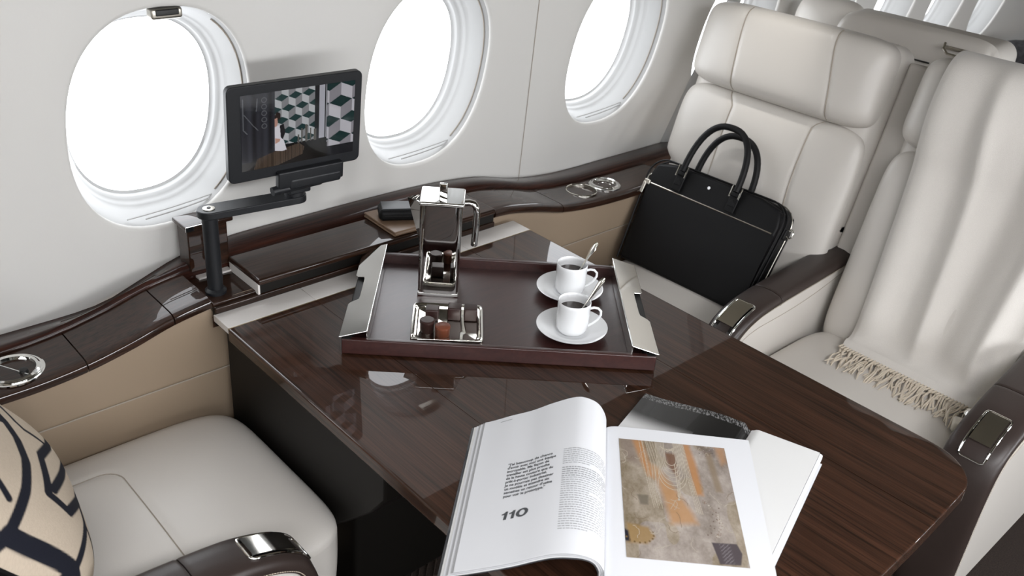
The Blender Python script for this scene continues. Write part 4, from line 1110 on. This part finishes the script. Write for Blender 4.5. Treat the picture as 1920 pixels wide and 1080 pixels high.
# x right, y up along the face, z outward (towards the viewer)
Hh = .258
def bdef(x, y, z):
    k = (y + Hh / 2) / Hh
    hw = .158 + .022 * k if x < 0 else .180 + .010 * k
    return (x / .18 * hw, y, z * (1 - .25 * k))
def bagbody(cz, hz, r_=.016, dx=0, dh=0):
    V, F = rbox((0, 0, 0), (.18 - dx, Hh / 2 - dh, hz), r_, n=4, m=6, deform=None)
    out = []
    for x, y, z in V:
        k = min(1, max(0, (y + Hh / 2) / Hh))
        # rounded top corners in the face plane
        rc = .045; cx = .18 - dx - rc; cy = Hh / 2 - dh - rc
        if abs(x) > cx and y > cy:
            ax2, ay2 = abs(x) - cx, y - cy; m_ = max(ax2, ay2); h_ = math.hypot(ax2, ay2)
            if h_ > 1e-9: ax2, ay2 = ax2 * m_ / h_, ay2 * m_ / h_
            x = math.copysign(cx + ax2, x); y = cy + ay2
        hw = (.158 + .022 * k) if x < 0 else (.182 + .008 * k)
        out.append(TBg(x / .18 * hw, y + Hh / 2, cz + z * (1 - .2 * k)))
    return out, F
obj('main_compartment', bagbody(-.045, .034), M['black'], BG, angle=60)
obj('front_compartment', bagbody(-.008, .011, .008, dx=.004, dh=.003), M['black'], BG, angle=60)
# front pocket panel with zip
def pk(u, v):
    x = -.168 + .352 * u; k = v; hw = (.158 + .022 * .72 * k); xx = (x / .18) * hw if x < 0 else x
    return TBg(xx, .010 + (.178 + .003 * (1 - u)) * v, .0036 + .0035 * math.sin(math.pi * min(1, max(0, u))) ** .4 * math.sin(math.pi * min(1, v * .93 + .035)) ** .4)
obj('front_pocket', slab(pk, 30, 20, -.002), M['black'], BG, angle=60)
zipp = [TBg(-.168 + .345 * u, .1935 - .003 * u, .0050) for u in np.linspace(0, 1, 24)]
zo_ = obj('zip', tube(zipp, .0017, 6), M['silver2'], BG, label='silver zip across the front')
obj('zip_puller', rbox((0, 0, 0), (.004, .014, .002), .0015, T=frame(TBg(-.170, .178, .008), (.03, -1, 0), tuple(lean))), M['silver2'], zo_)
obj('zip_stop', rbox((0, 0, 0), (.008, .006, .003), .002, T=frame(TBg(-.166, .1935, .006), (.03, -1, 0), tuple(lean))), M['silver2'], zo_)
# edge piping and side zip
def outline(zoff, dx=0):
    P = []
    for t in np.linspace(0, 1, 60):
        if t < .25: x, y = -.16 - .018 * (t / .25), t / .25 * (Hh - .045)
        elif t < .38:
            a = (t - .25) / .13 * math.pi / 2; x, y = -.178 + .045 * (1 - math.cos(a)), Hh - .045 + .045 * math.sin(a)
        elif t < .62: x, y = -.133 + (t - .38) / .24 * .278, Hh
        elif t < .75:
            a = (t - .62) / .13 * math.pi / 2; x, y = .145 + .045 * math.sin(a), Hh - .045 + .045 * math.cos(a)
        else: x, y = .19 - .006 * (t - .75) / .25, (1 - (t - .75) / .25) * (Hh - .045)
        P.append(TBg(x, y, zoff))
    return P
obj('edge_piping', tube(outline(-.0005), .0022, 6), M['black'], BG)
obj('edge_piping', tube(outline(-.0205), .0022, 6), M['black'], BG)
obj('side_zip', tube(outline(-.048)[26:], .0013, 6), M['silver2'], BG)
HT = []
for nm, zo, dxh in (('handle', .012, 0), ('handle', -.030, .012)):
    P = []
    for a in np.linspace(0, math.pi, 26):
        c, s = math.cos(a), math.sin(a)
        P.append((-.012 + dxh - .074 * math.copysign(abs(c) ** .8, c), Hh - .012 + (.128 if zo > 0 else .118) * s ** .85, zo + (.004 if zo > 0 else .012) * s))
    h = obj(nm, tube([TBg(*q) for q in P], .0075, 12), M['black'], BG)
    for sx in (-1, 1):
        x = -.012 + dxh + sx * .074
        z_ = .007 if zo > 0 else -.030
        obj('handle_tab', rbox((x, Hh - .036, z_), (.012, .024, .0022), .002, T=TBg), M['black'], h)
        if zo > 0:
            obj('handle_keeper', rbox((x, Hh - .018, z_ + .003), (.0105, .006, .004), .003, T=TBg), M['black'], h)
            for q in (-1, 1):
                obj('buckle_bar', tube([TBg(x + q * .0120, Hh - .027, z_ + .006), TBg(x + q * .0120, Hh + .000, z_ + .006)], .0018, 8), M['silver'], h)
            obj('tab_end', prism([(x - .008, Hh - .046), (x + .008, Hh - .046), (x + .008, Hh - .038), (x, Hh - .030), (x - .008, Hh - .038)], z_ + .002, z_ + .0036, TBg), M['black'], h, bevel=.0006)
em = []
for k in range(36):
    a = 2 * math.pi * k / 36; r_ = .0034 * (1 + .18 * math.cos(6 * a)); em.append((-.009 + r_ * math.cos(a), .232 + r_ * math.sin(a)))
obj('emblem', prism(em, .0034, .0046, TBg), M['porc'], BG, label='small white rounded star emblem')
for sx, xx in ((-1, -.184), (1, .200)):
    obj('strap_ring', tube([TBg(xx + .008 * math.cos(a), .205 + .010 * math.sin(a), -.03) for a in np.linspace(0, 2 * math.pi, 17)[:-1]], .0018, 8, closed=True), M['silver'], BG)
    obj('strap_loop', rbox((xx - sx * .008, .200, -.03), (.004, .012, .009), .003, T=TBg), M['black'], BG)

# ------------------------------------------------------------------ pillow with black line pattern
pN = np.array((.799, -.12, .589)); pax = np.array((.1386, .9903, .0135)); pup = np.array((-.5851, .0709, .8078))
pC = np.array((.172, 1.085, .690)) + pax * (-.15 * .195) + pup * (.15 * .195)
TPw = frame(pC, pax, pup, pN)
hs = .9 * .195
NP = 240
def pshape(a, b_):
    u, v = 2 * a - 1, 2 * b_ - 1; m_ = max(abs(u), abs(v), 1e-9); p = 3.6
    k = 1 / ((abs(u) / m_) ** p + (abs(v) / m_) ** p) ** (1 / p); return u * k, v * k, m_
lines_ = [([(.513, -.434), (.391, -.42), (.149, -.315), (-.136, -.139), (-.287, -.127), (-.547, -.11), (-.581, -.293), (-.292, -.493), (-.04, -.611), (.106, -.638)], .036),
 ([(.40, -.60), (.173, -.517), (-.147, -.356), (-.478, -.163)], .034), ([(.3, .06), (.157, -.004), (.103, -.063), (.128, -.272)], .020), ([(.25, .25), (.05, .12), (-.117, .058), (-.34, .041), (-.63, .078), (-.944, .153)], .038),
 ([(-.944, .153), (-1.098, .28), (-1.24, .397)], .045), ([(-.944, .153), (-.946, .013), (-.928, -.38), (-.992, -.484)], .050), ([(-.292, -.493), (-.519, -.496), (-.878, -.397)], .026),
 ([(-.519, -.496), (-.613, -.597), (-.721, -.675), (-.847, -.70)], .026), ([(.68, -.05), (.66, -.273), (.513, -.434), (.36, -.552), (.243, -.665), (.06, -.70)], .014), ([(-.928, -.38), (-1.105, -.237)], .036),
 ([(.25, .25), (.5, .4), (.45, .75), (.2, .95)], .036), ([(.3, .06), (.5, .1), (.66, .0)], .030), ([(.05, .12), (-.1, .5), (-.5, .6), (-.9, .5), (-1.0, .2)], .036), ([(-.1, .5), (.2, .7), (.45, .75)], .030), ([(-.5, .6), (-.4, 1.0)], .036), ([(-.3, .3), (-.6, .35), (-.75, .2)], .026)]
uvw = [pshape(i / (NP - 1), j / (NP - 1)) for i in range(NP) for j in range(NP)]
Up = np.array([q[0] for q in uvw]) * .9 - .15; Vp = np.array([q[1] for q in uvw]) * .9 + .15
pc = np.zeros((NP * NP, 3)); pc[:] = (.50, .42, .33)
pc *= (1 + .10 * (np.random.rand(NP * NP, 1) - .5))
for pts, w_ in lines_:
    d = seg_dist(pts, Up, Vp); k = np.clip((w_ - d) / .008 + .5, 0, 1)[:, None]; pc = pc * (1 - k) + np.array((.010, .011, .018)) * k
def pf(a, b_, s=1):
    u, v, m_ = pshape(a, b_); return TPw(u * hs, v * hs, s * .062 * max(0, 1 - m_ ** 2.6) ** .62)
PIL = thing('throw_pillow', 'beige throw pillow with bold black angular lines at the left edge', 'pillow', tuple(pC))
M['pillow'] = vcol('pillow_fabric', rough=.9, bump=(700, .4, .001), spec=.2)
obj('front_cover', grid(pf, NP, NP), M['pillow'], PIL, colors=pc, angle=180)
V, F = grid(lambda a, b_: pf(a, b_, -1), 40, 40); obj('back_cover', (V, [f[::-1] for f in F]), M['black'], PIL, angle=180)
rim = []
for a in np.linspace(0, 2 * math.pi, 90)[:-1]:
    c, s = math.cos(a), math.sin(a); m_ = max(abs(c), abs(s)); u, v, _ = pshape((c / m_ + 1) / 2, (s / m_ + 1) / 2); rim.append(TPw(u * hs, v * hs, 0))
obj('piping', tube(rim, .0022, 6, closed=True), M['black'], PIL)
